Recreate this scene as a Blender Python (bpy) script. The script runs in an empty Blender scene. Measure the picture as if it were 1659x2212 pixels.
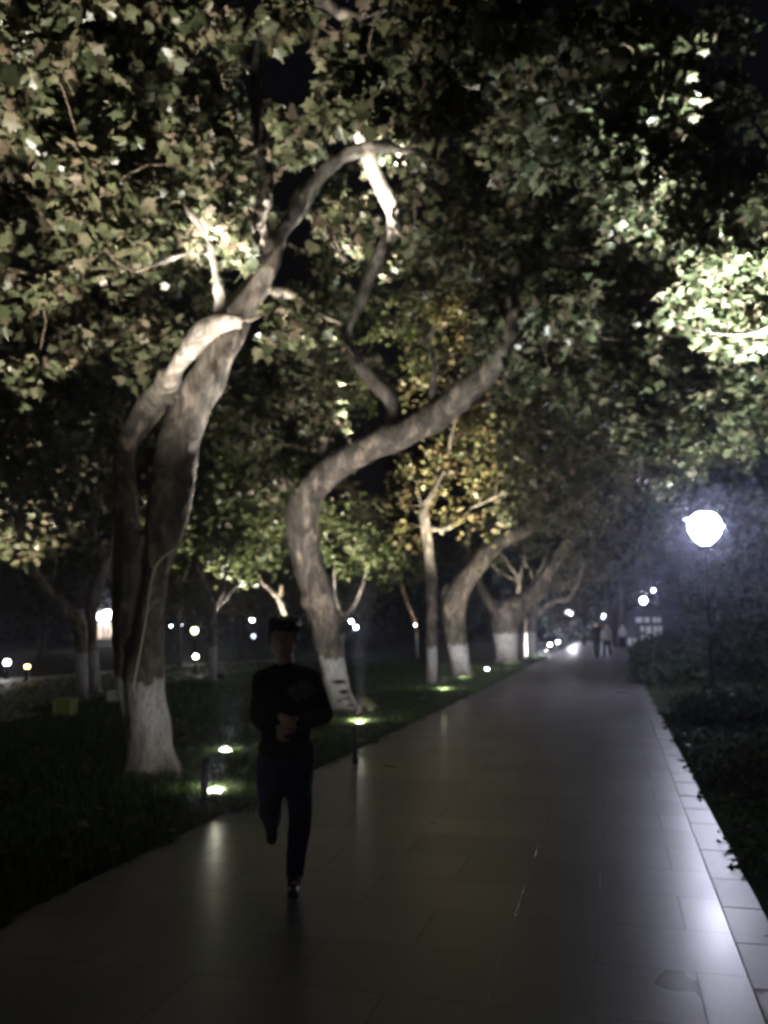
import bpy, bmesh, math, random
import numpy as np
from mathutils import Vector, Matrix

R = math.radians
random.seed(7)
rng = np.random.default_rng(7)
scene = bpy.context.scene
C = scene.collection

# ------------------------------------------------------------------ camera
CAM_H = 1.62
F = 1912.0                    # focal length in the pixels of a 1659 x 2212 view of the photograph
CX, CY, HOR = 829.5, 1106.0, 1350.0
PITCH = math.atan((HOR - CY) / F)
cam_d = bpy.data.cameras.new('camera')
cam = bpy.data.objects.new('camera', cam_d)
C.objects.link(cam)
cam.location = (0, 0, CAM_H)
cam.rotation_euler = (math.pi / 2 + PITCH, 0, 0)
cam_d.sensor_fit = 'VERTICAL'
cam_d.sensor_height = 36.0
cam_d.lens = 36.0 * F / 2212.0
cam_d.clip_start = 0.05
cam_d.clip_end = 600
cam_d.dof.use_dof = True      # the phone missed focus a little in the dark
cam_d.dof.focus_distance = 1.6
cam_d.dof.aperture_fstop = cam_d.lens / 7.6
scene.camera = cam

# ------------------------------------------------------------------ sky, exposure
world = bpy.data.worlds.new('World')
scene.world = world
world.use_nodes = True
nt = world.node_tree
bg = nt.nodes['Background']
sky = nt.nodes.new('ShaderNodeTexSky')
sky.sky_type = 'NISHITA'
sky.sun_disc = False
sky.sun_elevation = R(-4)
sky.sun_rotation = R(200)
nt.links.new(sky.outputs[0], bg.inputs[0])
bg.inputs[1].default_value = 0.15
scene.view_settings.view_transform = 'Standard'
scene.view_settings.look = 'None'
scene.view_settings.exposure = 0.0
scene.view_settings.gamma = 1.0
scene.render.engine = 'CYCLES'
scene.cycles.use_denoising = True
scene.cycles.max_bounces = 6
scene.cycles.diffuse_bounces = 2
scene.cycles.glossy_bounces = 3
scene.cycles.transmission_bounces = 3
scene.cycles.transparent_max_bounces = 6
scene.cycles.sample_clamp_indirect = 3.0

# ------------------------------------------------------------------ pixels of the photograph -> points of the place
cp, sp_ = math.cos(PITCH), math.sin(PITCH)
def ray(dx, dy):
    u, v = (dx - CX) / F, -(dy - CY) / F
    return Vector((u, cp - v * sp_, sp_ + v * cp))
def W(dx, dy, Y):
    r = ray(dx, dy)
    return Vector((0, 0, CAM_H)) + r * (Y / r.y)
def G(dx, dy, z=0.0):
    r = ray(dx, dy)
    return Vector((0, 0, CAM_H)) + r * ((z - CAM_H) / r.z)
def depth(dy):
    return G(829, dy).y

def project(P):
    P = np.asarray(P, dtype=float) - np.array([0, 0, CAM_H])
    zc = P[:, 1] * cp + P[:, 2] * sp_
    return CX + F * P[:, 0] / zc, CY - F * (-P[:, 1] * sp_ + P[:, 2] * cp) / zc
# limbs that stand clear of the foliage: (polyline of (dx, dy, depth), half width in px)
CLEAR = []
BEAMS = []                    # open shafts in the foliage above a floodlight: (from, to, radius)
def clear_mask(P, extra=0.0):
    """True for points that do not hang before a bare limb"""
    P = np.asarray(P, dtype=float)
    u, v = project(P)
    ok = np.ones(len(P), dtype=bool)
    for poly, hw in CLEAR:
        for (x0, y0, Y0), (x1, y1, Y1_) in zip(poly[:-1], poly[1:]):
            L2 = (x1 - x0) ** 2 + (y1 - y0) ** 2
            t = np.clip(((u - x0) * (x1 - x0) + (v - y0) * (y1 - y0)) / L2, 0, 1)
            d = np.hypot(u - (x0 + t * (x1 - x0)), v - (y0 + t * (y1 - y0)))
            ok &= ~((d < hw + extra) & (P[:, 1] < Y0 + t * (Y1_ - Y0) + .25))
    for p0, p1, r in BEAMS:
        p0 = np.array(p0); d = np.array(p1) - p0
        t = np.clip(((P - p0) @ d) / (d @ d), 0, .97)
        ok &= np.linalg.norm(P - (p0 + t[:, None] * d), axis=1) > r + (.12 if extra else 0)
    return ok

# ------------------------------------------------------------------ object helpers
def link(o, parent=None):
    C.objects.link(o)
    if parent is not None:
        o.parent = parent
    return o
def thing(name, label, cat, loc, group=None, kind=None):
    o = bpy.data.objects.new(name, None)
    o.empty_display_size = 0.2
    C.objects.link(o)
    o.location = loc
    o['label'] = label
    o['category'] = cat
    if group: o['group'] = group
    if kind: o['kind'] = kind
    return o
def origin(parent):
    v = Vector((0, 0, 0))
    while parent is not None:
        v += Vector(parent.location)
        parent = parent.parent
    return v
def mesh_obj(name, verts, faces, mat, parent=None, smooth=False, loc=None):
    """verts in world coordinates"""
    off = origin(parent)
    if loc is not None: off = off + Vector(loc)
    v = np.asarray([tuple(p) for p in verts], dtype=np.float64) - np.array(off)
    me = bpy.data.meshes.new(name)
    me.from_pydata(v.tolist(), [], faces)
    me.update()
    if smooth:
        me.polygons.foreach_set('use_smooth', [True] * len(me.polygons))
    o = bpy.data.objects.new(name, me)
    if loc is not None: o.location = loc
    if mat is not None: me.materials.append(mat)
    return link(o, parent)
def big_mesh(name, V, loops, lens, mat, parent=None, smooth=False):
    off = np.array(origin(parent))
    V = np.asarray(V, dtype=np.float64) - off
    me = bpy.data.meshes.new(name)
    me.vertices.add(len(V)); me.vertices.foreach_set('co', V.astype(np.float32).ravel())
    me.loops.add(len(loops)); me.loops.foreach_set('vertex_index', np.asarray(loops, dtype=np.int32))
    lens = np.asarray(lens, dtype=np.int32)
    st = np.concatenate([[0], np.cumsum(lens)[:-1]]).astype(np.int32)
    me.polygons.add(len(lens)); me.polygons.foreach_set('loop_start', st)
    me.update(calc_edges=True)
    me.validate()
    if smooth:
        me.polygons.foreach_set('use_smooth', np.ones(len(me.polygons), dtype=bool))
    if mat is not None: me.materials.append(mat)
    return link(bpy.data.objects.new(name, me), parent)

class MB:
    def __init__(s): s.v = []; s.f = []
    def add(s, v, f):
        n = len(s.v)
        s.v += [tuple(p) for p in v]
        s.f += [tuple(i + n for i in q) for q in f]
    def box(s, c, size, rz=0.0, taper=1.0, tilt=0.0):
        hx, hy, hz = [k / 2 for k in size]
        M = Matrix.Rotation(rz, 3, 'Z') @ Matrix.Rotation(tilt, 3, 'X')
        vs = []
        for z, t in ((-hz, 1.0), (hz, taper)):
            for x, y in ((-hx, -hy), (hx, -hy), (hx, hy), (-hx, hy)):
                vs.append(Vector(c) + M @ Vector((x * t, y * t, z)))
        s.add(vs, [(3, 2, 1, 0), (4, 5, 6, 7), (0, 1, 5, 4), (1, 2, 6, 5), (2, 3, 7, 6), (3, 0, 4, 7)])
    def tube(s, pts, rad, n=10, cap=True, squash=None):
        pts = [Vector(p) for p in pts]
        prev = None; rings = []
        for i, p in enumerate(pts):
            t = (pts[min(i + 1, len(pts) - 1)] - pts[max(i - 1, 0)])
            if t.length < 1e-9: t = Vector((0, 0, 1))
            t.normalize()
            if prev is None:
                a = t.orthogonal().normalized()
            else:
                a = (prev - t * prev.dot(t))
                a = a.normalized() if a.length > 1e-6 else t.orthogonal().normalized()
            prev = a
            b = t.cross(a)
            r = rad[i] if hasattr(rad, '__len__') else rad
            rings.append([p + a * (r * math.cos(2 * math.pi * k / n)) + b * (r * math.sin(2 * math.pi * k / n)) for k in range(n)])
        vs = [q for rg in rings for q in rg]
        fs = []
        for i in range(len(rings) - 1):
            for k in range(n):
                a0, a1 = i * n + k, i * n + (k + 1) % n
                fs.append((a0, a1, a1 + n, a0 + n))
        if cap:
            fs.append(tuple(range(n - 1, -1, -1)))
            m = (len(rings) - 1) * n
            fs.append(tuple(range(m, m + n)))
        s.add(vs, fs)
    def lathe(s, c, prof, n=20, axis=None):
        """prof list of (r,z); closed ends when r==0"""
        M = Matrix.Identity(3)
        if axis is not None:
            M = Vector((0, 0, 1)).rotation_difference(Vector(axis).normalized()).to_matrix()
        c = Vector(c); vs = []; fs = []
        for r, z in prof:
            for k in range(n):
                a = 2 * math.pi * k / n
                vs.append(c + M @ Vector((max(r, 1e-4) * math.cos(a), max(r, 1e-4) * math.sin(a), z)))
        for i in range(len(prof) - 1):
            for k in range(n):
                a0, a1 = i * n + k, i * n + (k + 1) % n
                fs.append((a0, a1, a1 + n, a0 + n))
        fs.append(tuple(range(n - 1, -1, -1)))
        m = (len(prof) - 1) * n
        fs.append(tuple(range(m, m + n)))
        s.add(vs, fs)
    def ball(s, c, r, n=14, m=9, M=None):
        rr = r if hasattr(r, '__len__') else (r, r, r)
        vs = []; fs = []
        c = Vector(c)
        for i in range(m + 1):
            th = math.pi * i / m
            for k in range(n):
                a = 2 * math.pi * k / n
                st = max(math.sin(th), 1e-4)
                p = Vector((rr[0] * st * math.cos(a), rr[1] * st * math.sin(a), rr[2] * math.cos(th)))
                if M is not None: p = M @ p
                vs.append(c + p)
        for i in range(m):
            for k in range(n):
                a0, a1 = i * n + k, i * n + (k + 1) % n
                fs.append((a0, a0 + n, a1 + n, a1))
        s.add(vs, fs)
    def cap(s, p0, r0, p1, r1, n=12):
        """tapered capsule"""
        p0, p1 = Vector(p0), Vector(p1)
        d = p1 - p0; L = d.length
        if L < 1e-6: return s.ball(p0, r0)
        d /= L
        pts = []; rad = []
        for k in range(5):
            a = math.pi / 2 * k / 5
            pts.append(p0 - d * r0 * math.cos(a)); rad.append(max(r0 * math.sin(a), r0 * .05))
        pts.append(p0); rad.append(r0)
        pts.append(p0.lerp(p1, .5)); rad.append((r0 + r1) / 2)
        pts.append(p1); rad.append(r1)
        for k in range(1, 6):
            a = math.pi / 2 * k / 5
            pts.append(p1 + d * r1 * math.sin(a)); rad.append(max(r1 * math.cos(a), r1 * .05))
        s.tube(pts, rad, n)
    def chain(s, nodes):
        for (p0, r0), (p1, r1) in zip(nodes[:-1], nodes[1:]):
            s.cap(p0, r0, p1, r1)
    def build(s, name, mat, parent=None, smooth=False):
        return mesh_obj(name, s.v, s.f, mat, parent, smooth)
    def remeshed(s, name, mat, parent, voxel, smooth_it=4, noise=0.0, nscale=3.0):
        o = mesh_obj(name, s.v, s.f, None, None)
        m = o.modifiers.new('r', 'REMESH'); m.mode = 'VOXEL'; m.voxel_size = voxel
        if smooth_it:
            k = o.modifiers.new('s', 'SMOOTH'); k.iterations = smooth_it; k.factor = .6
        dg = bpy.context.evaluated_depsgraph_get()
        ev = o.evaluated_get(dg)
        me = bpy.data.meshes.new_from_object(ev)
        bpy.data.objects.remove(o)
        n = len(me.vertices)
        co = np.empty(n * 3, dtype=np.float32); me.vertices.foreach_get('co', co); co = co.reshape(-1, 3).astype(np.float64)
        if noise > 0:
            no = np.empty(n * 3, dtype=np.float32); me.vertices.foreach_get('normal', no); no = no.reshape(-1, 3)
            p = co * nscale
            h = (np.sin(p[:, 0] * 1.7 + p[:, 2] * .9 + 1.3 * np.sin(p[:, 1] * 2.1)) +
                 np.sin(p[:, 1] * 2.3 - p[:, 2] * 1.4 + 1.1 * np.sin(p[:, 0] * 2.9)) * .7 +
                 np.sin(p[:, 0] * 5.1 + 2 * np.sin(p[:, 2] * 1.9)) * .35 + np.sin(p[:, 1] * 6.3 + 2 * np.sin(p[:, 2] * 3.1)) * .3)
            co = co + no * (h * noise)[:, None]
        co -= np.array(origin(parent))
        me.vertices.foreach_set('co', co.astype(np.float32).ravel())
        me.polygons.foreach_set('use_smooth', np.ones(len(me.polygons), dtype=bool))
        me.update()
        me.name = name
        me.materials.clear()
        me.materials.append(mat)
        return link(bpy.data.objects.new(name, me), parent)

def spline(pts, n=6):
    """Catmull-Rom through tuples (x,y,z,r)"""
    P = np.array(pts, dtype=float)
    P = np.vstack([2 * P[0] - P[1], P, 2 * P[-1] - P[-2]])
    out = []
    for i in range(1, len(P) - 2):
        for k in range(n):
            t = k / n
            out.append(0.5 * ((2 * P[i]) + (-P[i - 1] + P[i + 1]) * t + (2 * P[i - 1] - 5 * P[i] + 4 * P[i + 1] - P[i + 2]) * t * t
                              + (-P[i - 1] + 3 * P[i] - 3 * P[i + 1] + P[i + 2]) * t ** 3))
    out.append(P[-2])
    return np.array(out)

# ------------------------------------------------------------------ materials
def new_mat(name):
    m = bpy.data.materials.new(name); m.use_nodes = True
    n = m.node_tree.nodes; l = m.node_tree.links
    return m, n, l, n['Principled BSDF']
def ramp(n, stops):
    r = n.new('ShaderNodeValToRGB')
    e = r.color_ramp.elements
    e[0].position, e[0].color = stops[0][0], (*stops[0][1], 1)
    e[1].position, e[1].color = stops[-1][0], (*stops[-1][1], 1)
    for p, c in stops[1:-1]:
        x = e.new(p); x.color = (*c, 1)
    return r
def noise(n, l, scale, detail=4, coord=None, rough=.6, dist=0.0):
    t = n.new('ShaderNodeTexNoise'); t.inputs['Scale'].default_value = scale
    t.inputs['Detail'].default_value = detail; t.inputs['Roughness'].default_value = rough
    t.inputs['Distortion'].default_value = dist
    if coord is not None: l.new(coord, t.inputs['Vector'])
    return t
def bump(n, l, h, strength, dist, b):
    k = n.new('ShaderNodeBump'); k.inputs['Strength'].default_value = strength; k.inputs['Distance'].default_value = dist
    l.new(h, k.inputs['Height']); l.new(k.outputs[0], b.inputs['Normal'])
    return k
def mix(n, l, fac, a, b):
    m = n.new('ShaderNodeMix'); m.data_type = 'RGBA'
    for sock, val in ((m.inputs[0], fac), (m.inputs[6], a), (m.inputs[7], b)):
        if hasattr(val, 'links'): l.new(val, sock)
        elif isinstance(val, tuple): sock.default_value = (*val, 1)
        else: sock.default_value = val
    return m.outputs[2]
def math_(n, l, op, a, b=0.0, c=0.0, clamp=False):
    m = n.new('ShaderNodeMath'); m.operation = op; m.use_clamp = clamp
    for s_, v in zip(m.inputs, (a, b, c)):
        if hasattr(v, 'links'): l.new(v, s_)
        else: s_.default_value = v
    return m.outputs[0]

def bark_mat(name, wash=None, dark=(.070, .058, .048), light=(.25, .215, .185), bumpd=.03):
    m, n, l, b = new_mat(name)
    tc = n.new('ShaderNodeTexCoord')
    mp = n.new('ShaderNodeMapping'); l.new(tc.outputs['Object'], mp.inputs[0]); mp.inputs['Scale'].default_value = (1, 1, .45)
    n1 = noise(n, l, 4.2, 7, mp.outputs[0], .66, 1.2)
    n2 = noise(n, l, 22, 5, mp.outputs[0], .7)
    wob = n.new('ShaderNodeVectorMath'); wob.operation = 'MULTIPLY_ADD'; l.new(n1.outputs[1], wob.inputs[0]); wob.inputs[1].default_value = (.35, .35, .35); l.new(mp.outputs[0], wob.inputs[2])
    vo = n.new('ShaderNodeTexVoronoi'); vo.inputs['Scale'].default_value = 6.5; l.new(wob.outputs[0], vo.inputs['Vector'])   # flaking plates
    vr = ramp(n, [(.15, (.55, .55, .52)), (.45, (.85, .84, .80)), (.72, (1.15, 1.12, 1.05)), (.9, (1.6, 1.52, 1.38))]); vr.color_ramp.interpolation = 'CONSTANT'
    sv = n.new('ShaderNodeSeparateColor'); l.new(vo.outputs['Color'], sv.inputs[0]); l.new(sv.outputs[0], vr.inputs[0])
    cr = ramp(n, [(.36, dark), (.50, tuple(a * .6 + c * .4 for a, c in zip(dark, light))), (.60, light)])
    l.new(n1.outputs[0], cr.inputs[0])
    f2 = ramp(n, [(.35, (.62, .62, .62)), (.6, (1, 1, 1))]); l.new(n2.outputs[0], f2.inputs[0])
    mul = n.new('ShaderNodeMix'); mul.data_type = 'RGBA'; mul.blend_type = 'MULTIPLY'; mul.inputs[0].default_value = 1
    l.new(cr.outputs[0], mul.inputs[6]); l.new(f2.outputs[0], mul.inputs[7])
    mu2 = n.new('ShaderNodeMix'); mu2.data_type = 'RGBA'; mu2.blend_type = 'MULTIPLY'; mu2.inputs[0].default_value = .85
    l.new(mul.outputs[2], mu2.inputs[6]); l.new(vr.outputs[0], mu2.inputs[7])
    col = mu2.outputs[2]
    if wash:
        sx = n.new('ShaderNodeSeparateXYZ'); l.new(tc.outputs['Object'], sx.inputs[0])
        mw = n.new('ShaderNodeMapping'); l.new(tc.outputs['Object'], mw.inputs[0]); mw.inputs['Scale'].default_value = (9, 9, 1.6)
        nw = noise(n, l, 1.0, 4, mw.outputs[0], .6)
        edge = math_(n, l, 'ADD', sx.outputs[2], math_(n, l, 'MULTIPLY', math_(n, l, 'SUBTRACT', nw.outputs[0], .5), .42))
        f = math_(n, l, 'MULTIPLY', math_(n, l, 'SUBTRACT', wash, edge), 25, clamp=True)
        worn = noise(n, l, 5, 6, mw.outputs[0], .7)
        wr = ramp(n, [(.34, (.10, .10, .10)), (.44, (.62, .62, .62)), (.58, (1, 1, 1))]); l.new(worn.outputs[0], wr.inputs[0])
        foot = math_(n, l, 'MULTIPLY', edge, 1.5, clamp=True)   # the paint is worn and muddy at the foot
        ff = math_(n, l, 'MULTIPLY', math_(n, l, 'MULTIPLY', f, wr.outputs[0]), math_(n, l, 'ADD', math_(n, l, 'MULTIPLY', foot, .75), .25))
        wc = ramp(n, [(.3, (.36, .355, .36)), (.7, (.56, .55, .56))]); l.new(n1.outputs[0], wc.inputs[0])
        col = mix(n, l, ff, col, wc.outputs[0])
    l.new(col, b.inputs['Base Color'])
    b.inputs['Roughness'].default_value = .85
    h = math_(n, l, 'ADD', math_(n, l, 'ADD', math_(n, l, 'MULTIPLY', n1.outputs[0], 1.0), math_(n, l, 'MULTIPLY', n2.outputs[0], .6)), math_(n, l, 'MULTIPLY', sv.outputs[0], -.25))
    bump(n, l, h, 1.0, bumpd, b)
    return m

def leaf_mat(name, stops, gloss=.35, trans=.35):
    m, n, l, b = new_mat(name)
    g = n.new('ShaderNodeNewGeometry')
    cr = ramp(n, stops); l.new(g.outputs['Random Per Island'], cr.inputs[0])
    tc = n.new('ShaderNodeTexCoord')
    nn = noise(n, l, 14, 3, tc.outputs['Object'])
    r2 = ramp(n, [(.3, (.7, .7, .7)), (.7, (1.15, 1.15, 1.1))]); l.new(nn.outputs[0], r2.inputs[0])
    mul = n.new('ShaderNodeMix'); mul.data_type = 'RGBA'; mul.blend_type = 'MULTIPLY'; mul.inputs[0].default_value = 1
    l.new(cr.outputs[0], mul.inputs[6]); l.new(r2.outputs[0], mul.inputs[7])
    l.new(mul.outputs[2], b.inputs['Base Color'])
    b.inputs['Roughness'].default_value = gloss
    b.inputs['Specular IOR Level'].default_value = .35
    tr = n.new('ShaderNodeBsdfTranslucent'); l.new(mul.outputs[2], tr.inputs[0])
    ms = n.new('ShaderNodeMixShader'); ms.inputs[0].default_value = trans
    l.new(b.outputs[0], ms.inputs[1]); l.new(tr.outputs[0], ms.inputs[2])
    out = n['Material Output']; l.new(ms.outputs[0], out.inputs[0])
    return m

def plain(name, col, rough=.5, metal=0.0, nscale=30, var=.25, bs=.15, bd=.003):
    m, n, l, b = new_mat(name)
    tc = n.new('ShaderNodeTexCoord')
    t = noise(n, l, nscale, 5, tc.outputs['Object'])
    cr = ramp(n, [(.3, tuple(c * (1 - var) for c in col)), (.7, tuple(min(1, c * (1 + var)) for c in col))])
    l.new(t.outputs[0], cr.inputs[0]); l.new(cr.outputs[0], b.inputs['Base Color'])
    b.inputs['Roughness'].default_value = rough; b.inputs['Metallic'].default_value = metal
    bump(n, l, t.outputs[0], bs, bd, b)
    return m
def emit(name, col, strength):
    m, n, l, b = new_mat(name)
    b.inputs['Base Color'].default_value = (.8, .8, .8, 1)
    b.inputs['Emission Color'].default_value = (*col, 1)
    b.inputs['Emission Strength'].default_value = strength
    return m

M = {}
M['bark_wash'] = bark_mat('plane_bark_limewashed', wash=1.02)
M['bark_far'] = bark_mat('plane_bark_limewashed_far', wash=1.25)
M['bark_plain'] = bark_mat('plane_bark')
M['bark_dark'] = bark_mat('dark_bark', None, (.03, .025, .02), (.09, .075, .06))
M['twig'] = plain('twig_bark', (.17, .13, .09), .8)
M['vine'] = plain('vine_stem', (.30, .27, .22), .8)
M['leaf'] = leaf_mat('plane_leaf', [(0, (.048, .060, .030)), (.35, (.090, .102, .054)), (.6, (.130, .132, .074)), (.85, (.160, .138, .092)), (1, (.145, .105, .078))])
M['leaf_green'] = leaf_mat('fresh_leaf', [(0, (.055, .080, .025)), (.5, (.105, .130, .045)), (1, (.18, .18, .08))])
M['leaf_gold'] = leaf_mat('turning_leaf', [(0, (.070, .085, .030)), (.4, (.14, .135, .060)), (.75, (.20, .165, .085)), (1, (.18, .115, .060))])
M['leaf_dark'] = leaf_mat('evergreen_leaf', [(0, (.018, .035, .016)), (.6, (.035, .058, .026)), (1, (.06, .08, .04))], .6, .2)
M['grass'] = leaf_mat('grass_blade', [(0, (.030, .062, .014)), (.6, (.060, .105, .024)), (1, (.12, .15, .045))], .5, .3)
M['metal_dark'] = plain('dark_metal', (.018, .018, .02), .4, .6)
M['post_dark'] = plain('dark_post', (.012, .012, .013), .6)
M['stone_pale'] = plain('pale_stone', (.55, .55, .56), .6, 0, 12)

# ------------------------------------------------------------------ the ground
def ground_mat():
    m, n, l, b = new_mat('lawn_soil')
    tc = n.new('ShaderNodeTexCoord')
    a = noise(n, l, .8, 6, tc.outputs['Object']); c = noise(n, l, 35, 5, tc.outputs['Object'])
    cr = ramp(n, [(.3, (.020, .036, .013)), (.55, (.032, .055, .018)), (.75, (.050, .062, .026))]); l.new(a.outputs[0], cr.inputs[0])
    f = ramp(n, [(.3, (.55, .55, .55)), (.7, (1.2, 1.2, 1.2))]); l.new(c.outputs[0], f.inputs[0])
    mul = n.new('ShaderNodeMix'); mul.data_type = 'RGBA'; mul.blend_type = 'MULTIPLY'; mul.inputs[0].default_value = 1
    l.new(cr.outputs[0], mul.inputs[6]); l.new(f.outputs[0], mul.inputs[7]); l.new(mul.outputs[2], b.inputs['Base Color'])
    b.inputs['Roughness'].default_value = 1; b.inputs['Specular IOR Level'].default_value = .1
    bump(n, l, c.outputs[0], 1, .05, b)
    return m
g = mesh_obj('ground', [(-250, -60, -.02), (250, -60, -.02), (250, 420, -.02), (-250, 420, -.02)], [(0, 1, 2, 3)], ground_mat())
g['kind'] = 'structure'

# the path: straight, its two edges read from the photograph
pl0, pl1 = G(0, 2000), G(1119, 1445)
pr0, pr1 = G(1605, 1888), G(1476, 1626)
PD = ((pl1 - pl0).normalized() + (pr1 - pr0).normalized()).normalized()
PANG = math.atan2(-PD.x, PD.y)
PN = Vector((PD.y, -PD.x, 0))             # towards the right
def foot(p, q, Y):
    t = (Y - p.y) / (q.y - p.y); return p + (q - p) * t
PO = foot(pr0, pr1, 6.0)                  # a point of the right edge
PW_ = (PO - foot(pl0, pl1, 6.0)).dot(PN)  # width
print('path dir', PD, 'width', PW_)
def PP(s, t, z=0.0):
    """s metres along the path, t metres left of its right edge"""
    return Vector((PO.x, PO.y, z)) + PD * s - PN * t
def path_edge_left(s):                     # slight change of width towards the far end
    return PW_

def path_mat():
    m, n, l, b = new_mat('polished_granite_slabs')
    tc = n.new('ShaderNodeTexCoord')
    br = n.new('ShaderNodeTexBrick')
    l.new(tc.outputs['Object'], br.inputs['Vector'])
    br.inputs['Scale'].default_value = 1.0
    br.inputs['Brick Width'].default_value = .9; br.inputs['Row Height'].default_value = .6
    br.inputs['Mortar Size'].default_value = .0045; br.inputs['Mortar Smooth'].default_value = .3
    br.offset = .5
    br.inputs['Color1'].default_value = (.126, .119, .124, 1); br.inputs['Color2'].default_value = (.158, .149, .160, 1)
    br.inputs['Mortar'].default_value = (.085, .082, .081, 1)
    sp = noise(n, l, 60, 3, tc.outputs['Object']); st = noise(n, l, 1.1, 3, tc.outputs['Object'], .5)
    f = ramp(n, [(.3, (.8, .8, .8)), (.7, (1.15, 1.15, 1.15))]); l.new(sp.outputs[0], f.inputs[0])
    f2 = ramp(n, [(.3, (.70, .70, .70)), (.7, (1.12, 1.12, 1.12))]); l.new(st.outputs[0], f2.inputs[0])
    col = br.outputs[0]
    for ff in (f, f2):
        mul = n.new('ShaderNodeMix'); mul.data_type = 'RGBA'; mul.blend_type = 'MULTIPLY'; mul.inputs[0].default_value = 1
        l.new(col, mul.inputs[6]); l.new(ff.outputs[0], mul.inputs[7]); col = mul.outputs[2]
    l.new(col, b.inputs['Base Color'])
    rr = ramp(n, [(.25, (.30, .30, .30)), (.75, (.40, .40, .40))]); l.new(st.outputs[0], rr.inputs[0])
    slabv = n.new('ShaderNodeSeparateColor'); l.new(br.outputs[0], slabv.inputs[0])
    l.new(math_(n, l, 'ADD', math_(n, l, 'ADD', rr.outputs[0], math_(n, l, 'MULTIPLY', math_(n, l, 'SUBTRACT', slabv.outputs[0], .13), -1.6)), math_(n, l, 'MULTIPLY', br.outputs['Fac'], .12)), b.inputs['Roughness'])
    b.inputs['Specular IOR Level'].default_value = .6
    h = math_(n, l, 'SUBTRACT', math_(n, l, 'MULTIPLY', noise(n, l, 5, 4, tc.outputs['Object']).outputs[0], .12), math_(n, l, 'MULTIPLY', br.outputs['Fac'], 1.0))
    bump(n, l, h, .4, .002, b)
    return m
KW = .22
L_FAR = 84.0
pth_v = []; pth_f = []
ss = np.linspace(-12, L_FAR, 60)
for s in ss:
    for t in (KW + .003, PW_ * .33, PW_ * .66, PW_): pth_v.append(PP(s, t, 0.012))
for i in range(len(ss) - 1):
    for k in range(3):
        a = i * 4 + k; pth_f.append((a, a + 4, a + 5, a + 1))
me = bpy.data.meshes.new('path')
Minv = Matrix.Rotation(-PANG, 3, 'Z')
me.from_pydata([tuple(Minv @ (p - PP(0, 0))) for p in pth_v], [], [tuple(reversed(f)) for f in pth_f])
path = bpy.data.objects.new('path', me); C.objects.link(path)
path.location = PP(0, 0); path.rotation_euler = (0, 0, PANG)
me.materials.append(path_mat()); path['kind'] = 'structure'

# kerb of long polished slabs along the right edge, each slab a block with a joint
kb = MB()
kd = bmesh.new()
s = -12.0
krng = random.Random(3)
while s < L_FAR:
    Lk = krng.choice((.6, .6, .75, .9)) if s < 40 else 2.4
    c = Minv @ (PP(s + Lk / 2, KW / 2, 0) - PP(0, 0))
    hz = .015 + krng.uniform(-.002, .002)
    r = bmesh.ops.create_cube(kd, size=1)
    bmesh.ops.scale(kd, verts=r['verts'], vec=(KW - .004, Lk - .006, .12))
    bmesh.ops.rotate(kd, verts=r['verts'], cent=(0, 0, 0), matrix=Matrix.Rotation(krng.uniform(-.006, .006), 3, 'Y'))
    bmesh.ops.translate(kd, verts=r['verts'], vec=(c.x + krng.uniform(-.0015, .0015), c.y, hz - .06))
    s += Lk
bmesh.ops.bevel(kd, geom=[e for e in kd.edges], offset=.004, segments=2, affect='EDGES')
km = bpy.data.meshes.new('kerb'); kd.to_mesh(km); kd.free()
kerb = bpy.data.objects.new('kerb', km); C.objects.link(kerb)
kerb.location = PP(0, 0); kerb.rotation_euler = (0, 0, PANG); kerb['kind'] = 'structure'
mk, n, l, b = new_mat('kerb_granite')
tc = n.new('ShaderNodeTexCoord'); a = noise(n, l, 50, 4, tc.outputs['Object']); a2 = noise(n, l, 1.3, 5, tc.outputs['Object'])
cr = ramp(n, [(.3, (.095, .092, .095)), (.7, (.175, .17, .172))]); l.new(a2.outputs[0], cr.inputs[0]); l.new(cr.outputs[0], b.inputs['Base Color'])
rr = ramp(n, [(.2, (.34, .34, .34)), (.8, (.42, .42, .42))]); l.new(a2.outputs[0], rr.inputs[0]); l.new(rr.outputs[0], b.inputs['Roughness'])
bump(n, l, a.outputs[0], .3, .002, b)
km.materials.append(mk)

# side pavement beyond the lawn, far left
def flat(name, pts, z, mat):
    o = mesh_obj(name, [(p.x, p.y, z) for p in pts], [tuple(range(len(pts)))], mat); o['kind'] = 'structure'; return o
pave = plain('side_pavement', (.22, .22, .23), .55, 0, 6, .3)
bot = [(-500, 1640), (-150, 1585), (60, 1552), (180, 1515), (300, 1484), (480, 1458), (620, 1440)]
top = [(620, 1424), (480, 1430), (300, 1444), (100, 1462), (-150, 1470), (-500, 1476)]
flat('side_path', [G(*p) for p in bot] + [G(*p) for p in top], .012, pave)

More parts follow.
